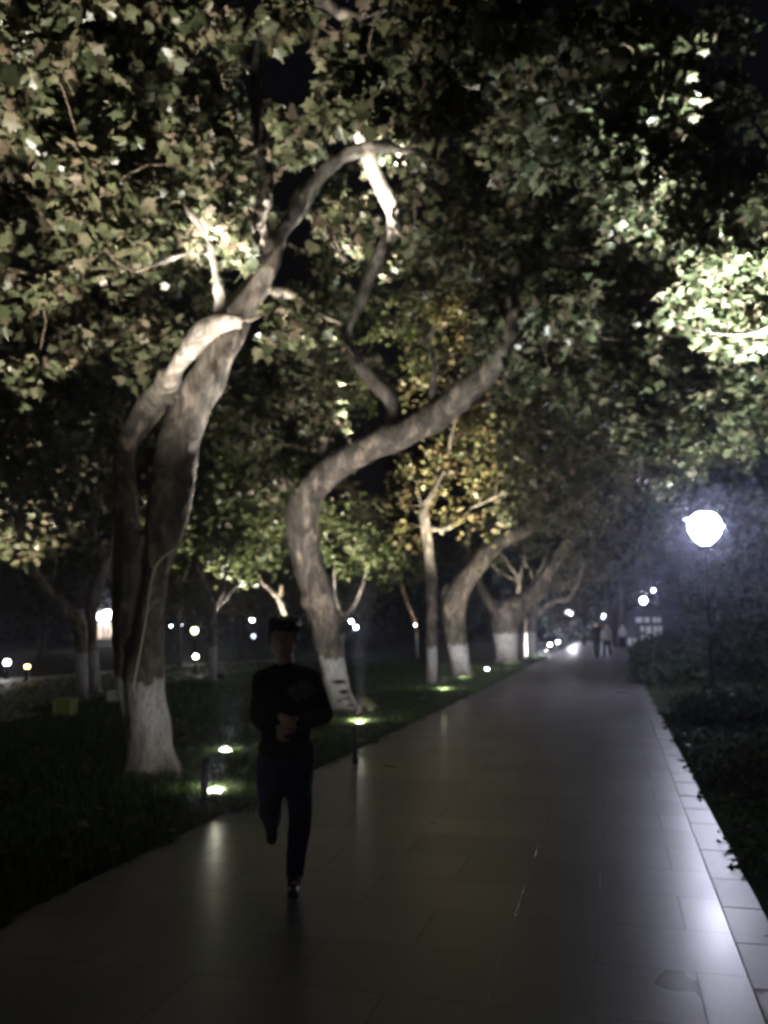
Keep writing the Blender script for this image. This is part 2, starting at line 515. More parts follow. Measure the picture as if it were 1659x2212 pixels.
# ------------------------------------------------------------------ leaves and trees
def leaf_shape(kind):
    """half outlines of a five-lobed plane leaf, unit length, in (x,y); stem at 0,0"""
    if kind == 'maple':
        right = [(0, 0), (.16, -.03), (.42, .02), (.34, .17), (.60, .38), (.36, .42), (.40, .62), (.18, .60), (0, 1.0)]
    elif kind == 'kite':
        right = [(0, 0), (.30, .12), (.46, .42), (.20, .55), (0, 1.0)]
    else:
        right = [(0, 0), (.16, .25), (.19, .5), (.1, .8), (0, 1.0)]
    return right
def leaf_cloud(P, N, U, S, kind, fold=.25):
    """P positions (n,3); N normals; U stem directions; S sizes -> verts, loops, lens"""
    right = np.array(leaf_shape(kind))
    k = len(right)
    N = N / np.linalg.norm(N, axis=1, keepdims=True)
    U = U - N * (U * N).sum(1, keepdims=True); U /= np.linalg.norm(U, axis=1, keepdims=True) + 1e-9
    X = np.cross(U, N)
    n = len(P)
    # right half verts k, left half verts k-2 (share base and tip)
    xs = np.concatenate([right[:, 0], -right[1:-1, 0]]); ys = np.concatenate([right[:, 1], right[1:-1, 1]])
    zs = -np.abs(xs) * fold - ys * ys * .18
    jit = 1 + rng.normal(0, .13, (n, len(xs)))
    V = P[:, None, :] + (X[:, None, :] * (xs[None, :] * jit)[:, :, None] + U[:, None, :] * (ys[None, :] * (1 + rng.normal(0, .06, (n, len(xs)))))[:, :, None] + N[:, None, :] * (zs[None, :] * rng.uniform(.3, 2.6, (n, 1)) + rng.normal(0, .05, (n, len(xs))))[:, :, None]) * S[:, None, None]
    m = len(xs)
    fr = list(range(k))                                    # base..tip along right
    fl = [0] + [k - 1] + list(range(k + (k - 2) - 1, k - 1, -1))
    base = (np.arange(n) * m)[:, None]
    loops = np.concatenate([base + np.array(fr)[None, :], base + np.array(fl)[None, :]], axis=1).ravel()
    lens = np.tile([len(fr), len(fl)], n)
    return V.reshape(-1, 3), loops, lens

def clumps_to_leaves(cl, size, per=28, spread=.45, up=.9, nshoot=5):
    """leafy shoots around each clump centre"""
    P = []; N = []; U = []; S = []
    cl = np.asarray(cl)
    nsh = nshoot; nl = max(2, per // nsh)
    n = len(cl)
    d = rng.normal(0, 1, (n, nsh, 3)); d[..., 2] += .15
    d /= np.linalg.norm(d, axis=2, keepdims=True)
    Ls = rng.uniform(.5, 1.25, (n, nsh, 1)) * spread
    t = np.linspace(.15, 1.05, nl)[None, None, :, None]
    pos = cl[:, None, None, :] + d[:, :, None, :] * Ls[:, :, :, None] * t
    pos[..., 2] -= (t[..., 0] ** 2) * .12 * spread * 2
    pos = pos + rng.normal(0, size * .42, pos.shape)
    side = rng.normal(0, 1, pos.shape); U_ = d[:, :, None, :] * .6 + side * .8; U_[..., 2] -= .35
    N_ = rng.normal(0, 1, pos.shape) * .75; N_[..., 2] += up
    pos = pos.reshape(-1, 3)
    return pos, N_.reshape(-1, 3), U_.reshape(-1, 3), rng.uniform(.62, 1.2, len(pos)) * size

def ell(dx, dy, rx, ry, y0, y1, n, seed=None):
    """n clump centres spread over the part of a crown seen as an ellipse between two depths"""
    out = []
    while len(out) < n:
        a, b_ = random.uniform(-1, 1), random.uniform(-1, 1)
        if a * a + b_ * b_ > 1: continue
        out.append(tuple(W(dx + a * rx, dy + b_ * ry, random.uniform(y0, y1))))
    return out

def twig_mesh(nodes, clumps, r0=.018):
    """a forking net of twigs from the limbs to the clump centres"""
    nodes = [np.array(p[:3]) for p in nodes]
    rad = [max(r0 * 1.6, .01)] * len(nodes)
    cl = [np.array(c) for c in clumps]
    NP = np.array(nodes)
    d0 = [np.min(np.linalg.norm(NP - c, axis=1)) for c in cl]
    order = np.argsort(d0)
    pts = list(NP); rr = list(rad); comp = [None] * len(pts); mbs = []
    for i in order:
        c = cl[i]
        A = np.array(pts)
        dd = np.linalg.norm(A - c, axis=1) + np.maximum(0, (A[:, 2] - c[2])) * .6
        j = int(np.argmin(dd))
        p = A[j]; Ld = np.linalg.norm(c - p)
        if Ld < .05: continue
        r1 = max(.006, rr[j] * .72) if j >= len(NP) else max(.010, r0 * min(1.0, .5 + Ld * .25))
        mid = [(p * (1 - t) + c * t) + rng.normal(0, .07 * Ld, 3) * math.sin(math.pi * t) + np.array([0, 0, .10 * Ld * math.sin(math.pi * t)]) for t in (.25, .5, .75)]
        seq = [p] + mid + [c]
        k = comp[j]
        if k is None:
            k = len(mbs); mbs.append(MB()); comp[j] = k
        mbs[k].tube(seq, [r1, r1 * .9, r1 * .8, r1 * .7, r1 * .55], 5)
        pts.append(c); rr.append(r1); comp.append(k)
        pts.append(mid[1]); rr.append(r1 * .8); comp.append(k)
    return mbs

brng = random.Random(21)
GROUP_TREES = 'limewashed plane trees on the lawn'
def tree(name, label, cat, base, limbs, crown, leafmat='leaf', size=.19, per=28, spread=.5, bark='bark_wash', voxel=.03, kind='maple',
         group=None, twig_r=.018, flare=1.35, noise_amp=.012, nshoot=5, extra=None):
    """limbs: list of lists of (dx, dy, width_px, Y); the first is the trunk and begins at the foot"""
    root = thing(name, label, cat, base, group)
    mb = MB(); nodes = []
    for li, L in enumerate(limbs):
        pts = []
        for (dx, dy, w, Y) in L:
            p = W(dx, dy, Y); pts.append((p.x, p.y, p.z, max(.5 * w / F * Y, .006)))
        if li == 0:
            p0 = pts[0]
            pts[0] = (p0[0], p0[1], 0.0, p0[3] * flare)
            pts.insert(0, (p0[0], p0[1], -.15, p0[3] * flare * 1.12))
            if flare > 1.2: pts.insert(2, (p0[0] * .8 + pts[2][0] * .2, p0[1] * .8 + pts[2][1] * .2, .16 if pts[2][2] > .3 else pts[2][2] * .3, p0[3] * 1.08))
        S = spline(pts, 7)
        S[:, 3] = np.maximum(S[:, 3], .5 * min(q[3] for q in pts))
        mb.tube([q[:3] for q in S], list(S[:, 3]), 14)
        if li > 0: mb.ball(S[0][:3], S[0][3] * 1.15, 10, 7)
        for q in S[3:-3:2]:
            if q[3] > .09 and q[2] > 1.2 and brng.random() < .5:
                a_ = brng.uniform(0, 6.28); rr_ = q[3] * brng.uniform(.35, .6)
                mb.ball((q[0] + math.cos(a_) * q[3] * .68, q[1] + math.sin(a_) * q[3] * .68, q[2] + brng.uniform(-.1, .1)), (rr_, rr_, rr_ * brng.uniform(1, 1.6)), 12, 8)
        k0 = 0 if li else len(S) // 3
        nodes += [q[:3] for q in S[k0::2]]
    mb.remeshed('trunk', M[bark], root, voxel, 3, noise_amp)
    cl = [c for e in crown for c in e]
    if cl:
        cl = [c for c, k in zip(cl, clear_mask(cl, 8)) if k]
        for tw in twig_mesh(nodes, cl, twig_r): tw.build('branch', M['twig'], root, True)
        P, N_, U_, S_ = clumps_to_leaves(cl, size, per, spread, .9, nshoot)
        keep = (P[:, 2] > .2) & clear_mask(P)
        V, lo, le = leaf_cloud(P[keep], N_[keep], U_[keep], S_[keep], kind)
        big_mesh('crown', V, lo, le, M[leafmat], root)
    return root

Y1 = depth(1668)
print('T1 depth', Y1)
Y2 = depth(1535)
FLP = [(466, 1732), (487, 1640), (776, 1575)]
LFT = Vector((-2.75, 3.4, 0))
BEAMS += [(PP(1.2, -1.6, 3.6), PP(1.2, -1.6, 4.4), .9)]
BEAMS += [(G(958, 1500), W(968, 720, depth(1478) + .5), .5), (LFT, W(455, 550, Y1 - .35), .34), (G(*FLP[0]), W(460, 580, Y1 - .35), .42), (G(*FLP[2]), W(815, 390, Y2 - .95), .40), (G(*FLP[2]), W(772, 170, Y2 - 1.6), .32), (Vector((4.15, 8.0, 0)), W(1590, 640, 8.9), .45)]
# --- T1: the big double-stemmed tree on the left
t1_limbs = [
    [(322, 1668, 100, Y1 + 0.00), (320, 1560, 92, Y1 + 0.00), (318, 1470, 80, Y1 + 0.03), (324, 1360, 62, Y1 + 0.15), (338, 1240, 56, Y1 + 0.26), (356, 1130, 86, Y1 + 0.36), (374, 1030, 86, Y1 + 0.44),
     (398, 930, 88, Y1 + 0.51), (432, 830, 98, Y1 + 0.58), (475, 740, 90, Y1 + 0.64), (530, 650, 74, Y1 + 0.70), (578, 570, 56, Y1 + 0.75), (612, 500, 44, Y1 + 0.79),
     (655, 430, 40, Y1 + 0.83), (700, 370, 38, Y1 + 0.86), (750, 330, 34, Y1 + 0.87), (830, 318, 26, Y1 + 0.85), (900, 330, 16, Y1 + 0.80)],
    [(300, 1590, 60, Y1 + 0.09), (284, 1480, 56, Y1 + 0.13), (278, 1360, 58, Y1 + 0.26), (282, 1240, 72, Y1 + 0.38), (278, 1120, 64, Y1 + 0.50), (268, 1010, 50, Y1 + 0.60),
     (282, 940, 50, Y1 + 0.64), (330, 870, 58, Y1 + 0.68), (370, 810, 46, Y1 - .10), (410, 755, 42, Y1 - .35), (452, 708, 42, Y1 - .5), (500, 690, 44, Y1 - .55), (524, 692, 40, Y1 - .50)],
    [(478, 700, 30, Y1 - .5), (476, 640, 25, Y1 - .40), (464, 570, 24, Y1 - .30), (442, 505, 24, Y1 - .20), (405, 455, 19, Y1 - .1), (360, 420, 13, Y1), (305, 395, 9, Y1 + .1)],
    [(455, 548, 11, Y1 - .30), (400, 550, 10, Y1 - .35), (345, 568, 9, Y1 - .4), (280, 592, 7, Y1 - .5)],
    [(560, 590, 46, Y1 + 0.77), (562, 500, 42, Y1 + 0.97), (566, 400, 38, Y1 + 1.15), (562, 300, 34, Y1 + 1.29), (552, 180, 28, Y1 + 1.38), (556, 90, 22, Y1 + 1.41), (590, 20, 18, Y1 + 1.42), (620, -60, 14, Y1 + 1.47)],
    [(556, 170, 16, Y1 + 1.39), (500, 120, 14, Y1 + 1.31), (450, 90, 10, Y1 + 1.17), (420, 30, 8, Y1 + 1.12)],
    [(590, 628, 13, Y1 + 0.76), (640, 640, 11, Y1 + 0.71), (680, 672, 9, Y1 + 0.64), (740, 700, 6, Y1 + 0.58)],
    [(680, 465, 16, Y1 + 0.83), (710, 510, 13, Y1 + 0.82), (745, 560, 9, Y1 + 0.80)],
    [(830, 318, 22, Y1 + 0.85), (850, 260, 16, Y1 + 0.84), (940, 170, 14, Y1 + 0.80), (1060, 60, 12, Y1 + 0.71), (1150, -40, 10, Y1 + 0.60)],
    [(470, 410, 10, Y1 + 0.96), (466, 330, 9, Y1 + 1.01), (455, 250, 9, Y1 + 1.06), (400, 300, 7, Y1 + 0.94)],
    [(600, -120, 50, Y1), (695, -8, 40, Y1), (765, 36, 34, Y1 - .1), (815, 20, 28, Y1 - .1), (870, -30, 24, Y1 - .1), (940, -120, 20, Y1)],
]
CLEAR += [([(q[0], q[1], q[3]) for q in L], hw) for L, hw in ((t1_limbs[0], 40), (t1_limbs[1], 26), (t1_limbs[2][:5], 22), (t1_limbs[3], 9), (t1_limbs[4][:6], 20), (t1_limbs[10][1:4], 22), (t1_limbs[6], 8))]
CLEAR += [([(640, 120, 20), (650, 200, 20)], 42), ([(640, 560, 12), (700, 600, 12)], 26)]      # gaps where the night shows
t1_crown = [
    ell(240, 190, 330, 220, 7.5, 10.4, 60), ell(100, 60, 260, 150, 6.5, 9, 22), ell(350, 430, 240, 120, 10, 12, 24), ell(90, 560, 190, 260, 9, 13, 34), ell(220, 480, 190, 90, 8, 10, 8),
    ell(610, 80, 70, 70, 8.0, 9.2, 5), ell(765, 110, 60, 50, 8.5, 9.5, 4), ell(820, 240, 170, 40, 7.8, 9.2, 9), ell(640, 330, 130, 90, 9.6, 12, 10),
    ell(600, 690, 90, 30, 8.8, 10.0, 4), ell(720, 450, 40, 60, 9, 10, 2), ell(350, 740, 110, 40, 10.4, 12, 6),
    ell(1040, 110, 260, 160, 7, 10, 30), ell(900, 10, 220, 60, 6.5, 9, 8), ell(420, 300, 160, 120, 10.8, 12.5, 22), ell(260, 560, 170, 90, 11, 13, 16), ell(300, 300, 340, 300, 12.5, 15, 70),
    [tuple(W(*q)) for q in ((450, 465, Y1 - .1), (505, 500, Y1 - .25), (525, 555, Y1 - .35), (512, 632, Y1 - .4), (385, 400, Y1), (600, 690, Y1 - .2), (345, 540, Y1 - .3), (490, 530, Y1 - .1), (400, 760, Y1 - .4))],
]
t1 = tree('plane_tree', 'big twin-stemmed plane tree with bulging leaning trunk, nearest of all on the left lawn', 'tree', G(320, 1668), t1_limbs, t1_crown,
          size=.165, per=50, spread=.37, voxel=.028, group=GROUP_TREES, noise_amp=.024)
vm = MB()
vp = spline([(*W(dx, dy, Y1 - dd), .012) for dx, dy, dd in ((286, 1490, .33), (300, 1420, .36), (316, 1330, .34), (330, 1240, .34), (350, 1205, .40), (384, 1180, .35), (400, 1120, .34))], 6)
vm.tube([p[:3] for p in vp], .013, 7); vm.build('vine_stem', M['vine'], t1, True)

# --- T2: the S-shaped tree
Y2 = depth(1535)
print('T2', Y2)
t2_limbs = [
    [(742, 1535, 56, Y2), (722, 1450, 54, Y2), (705, 1380, 60, Y2), (686, 1290, 68, Y2), (663, 1210, 68, Y2), (652, 1130, 74, Y2 - .1), (668, 1065, 72, Y2 - .2),
     (720, 1010, 66, Y2 - .3), (790, 970, 62, Y2 - .5), (870, 938, 62, Y2 - .7), (940, 900, 66, Y2 - .9), (1000, 850, 60, Y2 - 1.1), (1055, 800, 50, Y2 - 1.3), (1095, 740, 42, Y2 - 1.5),
     (1105, 670, 36, Y2 - 1.6), (1115, 580, 26, Y2 - 1.8), (1160, 480, 18, Y2 - 2)],
    [(700, 1000, 30, Y2 - .2), (704, 920, 26, Y2), (700, 840, 22, Y2 + .2), (690, 760, 16, Y2 + .4)],
    [(850, 935, 40, Y2 - .6), (848, 870, 36, Y2 - .4), (815, 830, 34, Y2 - .5), (775, 785, 26, Y2 - .6), (752, 725, 20, Y2 - .1), (775, 660, 24, Y2 - .1), (800, 590, 34, Y2 - .2), (850, 490, 36, Y2 - .5),
     (838, 430, 38, Y2 - .8), (800, 350, 38, Y2 - 1.1), (778, 280, 32, Y2 - 1.4), (766, 200, 30, Y2 - 1.6), (775, 120, 26, Y2 - 1.8), (810, 65, 18, Y2 - 2.0), (830, -20, 14, Y2 - 2.2)],
    [(940, 895, 26, Y2 - .9), (936, 840, 22, Y2 - .9), (938, 800, 16, Y2 - .9), (920, 700, 12, Y2 - .7)],
    [(1085, 765, 14, Y2 - 1.4), (1140, 738, 11, Y2 - 1.5), (1230, 732, 8, Y2 - 1.7)],
    [(855, 478, 14, Y2 - .5), (868, 468, 10, Y2 - .6)],
]
CLEAR += [([(q[0], q[1], q[3]) for q in L], hw) for L, hw in ((t2_limbs[0][:13], 32), (t2_limbs[0][12:16], 15), (t2_limbs[2][1:7], 17), (t2_limbs[2][6:12], 24), (t2_limbs[3][:3], 12))]
CLEAR += [([(700, 440, 14), (760, 560, 14)], 24)]
Y3 = depth(1478)
CLEAR += [([(955, 670, Y3 - 2), (975, 740, Y3 - 2)], 40), ([(985, 900, Y3 - 2), (1030, 1040, Y3 - 2)], 62), ([(735, 1090, 26), (728, 1230, 26)], 26), ([(430, 1110, 20), (560, 1160, 20)], 40), ([(110, 950, 14), (160, 960, 14)], 40)]
t2_crown = [ell(1010, 420, 300, 280, 12.5, 18, 80), ell(1100, 300, 380, 280, 15, 20, 70), ell(800, 640, 170, 150, 14, 18, 26), ell(1260, 620, 230, 260, 11, 17, 66), ell(600, 900, 150, 160, 15, 20, 34),
            ell(780, 500, 60, 40, 12, 14, 3), ell(700, 800, 120, 90, 14, 18, 12), ell(1280, 200, 260, 200, 8.5, 14, 46), ell(1000, 650, 120, 120, 13, 16, 10)]
tree('plane_tree', 'plane tree with a white-painted foot and an S-bent trunk sweeping right over the path', 'tree', G(742, 1535), t2_limbs, t2_crown,
     size=.155, per=54, spread=.46, voxel=.03, group=GROUP_TREES)

# --- T3 thin upright
Y3 = depth(1478)
tree('plane_tree', 'slender straight plane tree with a thin trunk forking into two twigs at its top', 'tree', G(930, 1478),
     [[(932, 1478, 22, Y3), (933, 1400, 24, Y3), (932, 1300, 26, Y3), (928, 1210, 25, Y3), (920, 1140, 24, Y3), (916, 1105, 24, Y3), (925, 1080, 14, Y3), (945, 1045, 10, Y3), (965, 1000, 8, Y3), (975, 940, 7, Y3), (1000, 860, 6, Y3)],
      [(926, 1140, 12, Y3), (955, 1144, 10, Y3 - .1), (985, 1130, 9, Y3 - .2), (1020, 1095, 9, Y3 - .3), (1065, 1076, 8, Y3 - .4), (1110, 1050, 6, Y3 - .5)],
      [(916, 1105, 12, Y3), (908, 1085, 7, Y3), (900, 1040, 5, Y3)]],
     [ell(1040, 960, 120, 100, Y3 - 1.5, Y3 + 3, 46), ell(960, 800, 90, 80, Y3 - 1, Y3 + 3, 26), ell(965, 695, 60, 75, Y3 - .5, Y3 + 3, 34), ell(850, 1060, 110, 90, Y3 - 1, Y3 + 3, 22), ell(1010, 1110, 60, 18, Y3 - .5, Y3 + .5, 4)],
     'leaf_gold', size=.17, per=34, spread=.55, bark='bark_wash', voxel=.035, group=GROUP_TREES, twig_r=.014)
# --- T4
Y4 = depth(1462)
tree('plane_tree', 'stout plane tree with a bright white foot, knobbly bole and one limb arching right', 'tree', G(1000, 1462),
     [[(1000, 1462, 42, Y4), (990, 1400, 44, Y4), (982, 1345, 50, Y4), (980, 1300, 56, Y4), (1000, 1262, 48, Y4), (1035, 1215, 42, Y4 - .2), (1075, 1172, 38, Y4 - .4), (1120, 1148, 34, Y4 - .6), (1165, 1125, 26, Y4 - .8), (1185, 1060, 18, Y4 - 1)],
      [(978, 1310, 30, Y4), (962, 1290, 24, Y4), (966, 1262, 12, Y4)],
      [(1165, 1125, 20, Y4 - .8), (1230, 1100, 14, Y4 - 1), (1300, 1040, 10, Y4 - 1.4)],
      [(1030, 1220, 20, Y4), (1010, 1170, 14, Y4 + .3), (1020, 1110, 10, Y4 + .6)]],
     [ell(1130, 860, 190, 170, 18, 27, 100), ell(1270, 980, 180, 150, 18, 26, 80), ell(1380, 820, 160, 160, 14, 22, 60), ell(1150, 1080, 90, 50, 22, 27, 18)],
     'leaf', size=.17, per=34, spread=.6, bark='bark_wash', voxel=.04, group=GROUP_TREES)
# --- T5 broad multi stem
Y5 = depth(1430)
tree('plane_tree', 'very broad-boled plane tree splitting low into a short left and a long right limb', 'tree', G(1096, 1430),
     [[(1096, 1430, 44, Y5), (1094, 1390, 50, Y5), (1092, 1350, 60, Y5), (1100, 1318, 64, Y5), (1135, 1300, 44, Y5), (1165, 1270, 38, Y5 - .3), (1190, 1235, 34, Y5 - .6), (1215, 1190, 26, Y5 - .9), (1260, 1130, 18, Y5 - 1.3), (1300, 1080, 12, Y5 - 1.5)],
      [(1084, 1330, 36, Y5), (1058, 1302, 24, Y5), (1040, 1270, 18, Y5 + .2), (1030, 1245, 14, Y5 + .4), (1010, 1180, 9, Y5 + .6)]],
     [ell(1330, 1080, 170, 90, 24, 34, 80), ell(1240, 1000, 150, 90, 26, 36, 60), ell(1050, 1180, 60, 50, 33, 38, 14)],
     'leaf', size=.17, per=34, spread=.7, bark='bark_far', voxel=.055, group=GROUP_TREES)
tree('young_tree', 'thin pale-footed stem standing just right of the broad-boled plane tree', 'tree', G(1124, 1424),
     [[(1124, 1424, 10, Y5 + 2), (1124, 1380, 9, Y5 + 2), (1126, 1330, 9, Y5 + 2), (1130, 1250, 7, Y5 + 2), (1128, 1180, 5, Y5 + 2)]],
     [ell(1120, 1150, 50, 40, 38, 42, 8)], 'leaf', per=20, spread=.6, bark='bark_far', voxel=.04, flare=1.1)
tree('young_tree', 'thin white-footed stem between the broad-boled tree and the fork-limbed tree', 'tree', G(1136, 1422),
     [[(1136, 1422, 9, Y5 + 4), (1135, 1380, 8, Y5 + 4), (1134, 1340, 8, Y5 + 4), (1140, 1260, 6, Y5 + 4), (1150, 1190, 5, Y5 + 4)]],
     [ell(1160, 1170, 50, 40, 40, 44, 8)], 'leaf', per=20, spread=.6, bark='bark_far', voxel=.04, flare=1.1)
# --- T6
Y6 = depth(1413)
tree('plane_tree', 'farthest plane tree of the row with one level limb reaching right over the path', 'tree', G(1148, 1413),
     [[(1148, 1413, 17, Y6), (1149, 1375, 18, Y6), (1152, 1345, 20, Y6), (1157, 1315, 14, Y6), (1163, 1292, 8, Y6)],
      [(1154, 1335, 14, Y6), (1175, 1315, 14, Y6), (1200, 1298, 13, Y6 - .5), (1228, 1294, 12, Y6 - 1), (1245, 1265, 11, Y6 - 1.5), (1262, 1222, 10, Y6 - 2), (1290, 1180, 7, Y6 - 2.5)]],
     [ell(1290, 1160, 130, 60, 38, 50, 60), ell(1230, 1230, 70, 40, 44, 52, 16)],
     'leaf', size=.2, per=30, spread=.9, bark='bark_far', voxel=.06, group=GROUP_TREES)
# --- T7 uplit pale tree behind T5
tree('plane_tree', 'pale uplit tree of thin forked white limbs rising behind the broad-boled tree', 'tree', Vector((W(1118, 1400, 58).x, 58, 0)),
     [[(1118, 1402, 11, 58), (1118, 1330, 11, 58), (1120, 1268, 11, 58), (1124, 1240, 9, 58), (1132, 1212, 9, 58), (1134, 1180, 7, 58), (1132, 1130, 6, 58)],
      [(1122, 1250, 7, 58), (1100, 1220, 7, 58), (1078, 1188, 6, 58)], [(1120, 1256, 5, 58), (1085, 1238, 4, 58), (1062, 1220, 4, 58)],
      [(1130, 1210, 5, 58), (1146, 1235, 5, 58), (1152, 1255, 4, 58)], [(1170, 1225, 5, 58), (1182, 1190, 8, 58), (1195, 1160, 6, 58), (1122, 1250, 5, 58)][:3]],
     [ell(1130, 1120, 90, 50, 55, 62, 30)], 'leaf', size=.22, per=26, spread=.9, bark='bark_plain', voxel=.07, twig_r=.03)

# --- left background trees
GB = 'plane trees in the second row'
YL1 = depth(1512)
tree('plane_tree', 'white-footed plane tree far left whose single thick limb leans up to the left', 'tree', G(178, 1512),
     [[(178, 1512, 28, YL1), (176, 1440, 30, YL1), (173, 1380, 27, YL1), (168, 1345, 28, YL1), (135, 1308, 24, YL1), (98, 1268, 22, YL1 - .2), (66, 1225, 20, YL1 - .4), (48, 1180, 20, YL1 - .6), (38, 1120, 18, YL1 - .8), (20, 1030, 14, YL1 - 1)],
      [(105, 1275, 14, YL1), (118, 1225, 9, YL1), (120, 1180, 6, YL1)]],
     [ell(110, 950, 190, 120, 13, 19, 46), ell(40, 800, 200, 150, 12, 18, 50), ell(60, 1130, 120, 60, 16, 20, 14), ell(90, 1200, 100, 50, 19, 23, 10), ell(280, 640, 230, 150, 15, 20, 44)],
     'leaf', size=.19, per=28, spread=.5, voxel=.035, group=GB)
YL2 = depth(1505)
tree('plane_tree', 'grey plane tree standing directly behind the white-footed leaning one, beside the pale block', 'tree', G(206, 1505),
     [[(208, 1505, 22, YL2 + 1), (202, 1430, 22, YL2 + 1), (198, 1350, 24, YL2 + 1), (200, 1290, 28, YL2 + 1), (216, 1245, 28, YL2 + 1), (222, 1215, 20, YL2 + 1), (206, 1165, 16, YL2 + 1), (202, 1125, 16, YL2 + 1), (215, 1090, 12, YL2 + 1), (220, 1000, 9, YL2 + 1)],
      [(226, 1245, 14, YL2 + 1), (238, 1200, 11, YL2 + 1), (244, 1120, 8, YL2 + 1)]],
     [ell(220, 880, 130, 120, 20, 26, 36), ell(180, 1080, 120, 70, 20, 26, 26), ell(250, 1190, 60, 70, 23, 27, 9)], 'leaf', size=.19, per=28, spread=.6, voxel=.04, group=GB, bark='bark_wash')
YL3 = depth(1474)
tree('plane_tree', 'small white-footed tree with a bright forked top in the middle of the left lawn', 'tree', G(460, 1474),
     [[(460, 1474, 15, YL3), (460, 1410, 17, YL3), (461, 1350, 18, YL3), (460, 1310, 16, YL3), (450, 1280, 12, YL3 - .2), (437, 1240, 10, YL3 - .3), (428, 1215, 8, YL3 - .3), (420, 1150, 5, YL3 - .3)],
      [(462, 1315, 10, YL3), (478, 1285, 8, YL3), (484, 1255, 7, YL3), (488, 1215, 8, YL3), (492, 1150, 4, YL3)],
      [(462, 1320, 12, YL3), (490, 1288, 10, YL3 + .3), (515, 1262, 8, YL3 + .4)]],
     [ell(460, 1120, 150, 70, 21, 28, 60), ell(520, 1000, 130, 80, 20, 27, 40), ell(560, 780, 260, 160, 19, 27, 80), ell(820, 720, 200, 160, 21, 28, 50), ell(400, 1200, 60, 30, 23, 26, 8), ell(540, 1205, 80, 50, 25, 29, 12)],
     'leaf_green', size=.17, per=32, spread=.55, voxel=.035, group=GB, bark='bark_wash', twig_r=.014)
tree('plane_tree', 'dark thin tree seen between the twin-stemmed tree and the bright forked one', 'tree', Vector((W(385, 1400, 34).x, 34, 0)),
     [[(388, 1440, 10, 34), (388, 1350, 10, 34), (392, 1290, 11, 34), (382, 1240, 10, 34), (368, 1212, 8, 34), (360, 1150, 5, 34)],
      [(390, 1260, 8, 34), (405, 1230, 7, 34), (412, 1180, 5, 34)]],
     [ell(400, 1090, 110, 70, 31, 37, 34)], 'leaf', size=.2, per=26, spread=.7, voxel=.05, group=GB, bark='bark_plain')
tree('plane_tree', 'distant tree with one brilliantly lit limb showing above the walking man', 'tree', Vector((W(618, 1400, 32).x, 32, 0)),
     [[(620, 1448, 14, 32), (618, 1380, 14, 32), (612, 1320, 13, 32), (604, 1298, 13, 32), (585, 1275, 10, 32), (560, 1250, 8, 32), (545, 1200, 6, 32)],
      [(600, 1294, 9, 32), (606, 1278, 10, 32), (608, 1262, 7, 32)]],
     [ell(600, 1120, 110, 90, 29, 36, 46)], 'leaf_green', size=.19, per=28, spread=.7, voxel=.045, group=GB, bark='bark_far')
tree('plane_tree', 'distant tree with a slanting limb seen just right of the S-bent trunk', 'tree', Vector((W(738, 1400, 36).x, 36, 0)),
     [[(736, 1436, 12, 36), (738, 1380, 12, 36), (742, 1336, 12, 36), (765, 1310, 10, 36), (782, 1270, 8, 36), (795, 1220, 6, 36)],
      [(742, 1336, 9, 36), (725, 1290, 7, 36), (722, 1230, 5, 36)]],
     [ell(745, 1150, 80, 80, 32, 38, 40), ell(850, 1200, 90, 50, 34, 40, 22)], 'leaf_green', size=.19, per=28, spread=.7, voxel=.05, group=GB, bark='bark_far')
tree('plane_tree', 'dim tree with a reddish lit leaning stem in the dark gap of the row', 'tree', Vector((W(900, 1400, 46).x, 46, 0)),
     [[(902, 1412, 8, 46), (898, 1350, 7, 46), (886, 1315, 8, 46), (872, 1278, 7, 46), (865, 1230, 5, 46)]],
     [ell(860, 1190, 80, 50, 42, 50, 24)], 'leaf', size=.22, per=26, spread=.9, voxel=.06, group=GB, bark='bark_far')
tree('plane_tree', 'dark trunk at the left edge of the photo carrying the shaded left canopy', 'tree', Vector((W(70, 1400, 13).x, 13.0, 0)),
     [[(60, 1575, 26, 13), (50, 1400, 20, 13.2), (44, 1250, 22, 13.2), (60, 1100, 24, 13.2), (70, 950, 24, 13), (66, 800, 20, 12.8), (75, 650, 16, 12.6), (60, 500, 12, 12)]][:1],
     [ell(60, 720, 210, 130, 11, 15, 36), ell(250, 620, 180, 120, 11, 15, 26)], 'leaf', size=.2, per=26, spread=.5, voxel=.035, bark='bark_dark') if False else None

GL = 'background trees beyond the left lawn'
for lab, px_, Yb, mt in (('dim bushy tree beyond the left lawn, behind the white-footed leaning tree', 90, 44, 'leaf'), ('dim bushy tree beyond the lawn, between the twin-stemmed and forked trees', 350, 46, 'leaf_gold'),
                         ('dim bushy tree beyond the lawn, right behind the small bright forked tree', 520, 44, 'leaf_gold'), ('dim bushy tree beyond the lawn, behind the foot of the S-bent tree', 720, 50, 'leaf')):
    tree('broadleaf_tree', lab, 'tree', Vector((W(px_, 1350, Yb).x, Yb, 0)), [[(px_, 1420, 12, Yb), (px_ + 4, 1350, 11, Yb), (px_ - 3, 1280, 9, Yb), (px_ + 6, 1190, 6, Yb)]],
         [ell(px_, 1255, 110, 75, Yb - 3, Yb + 3, 60), ell(px_ + 20, 1150, 120, 60, Yb - 3, Yb + 3, 40)], mt, size=.26, per=26, spread=.9, voxel=.07, group=GL, bark='bark_dark', kind='maple')

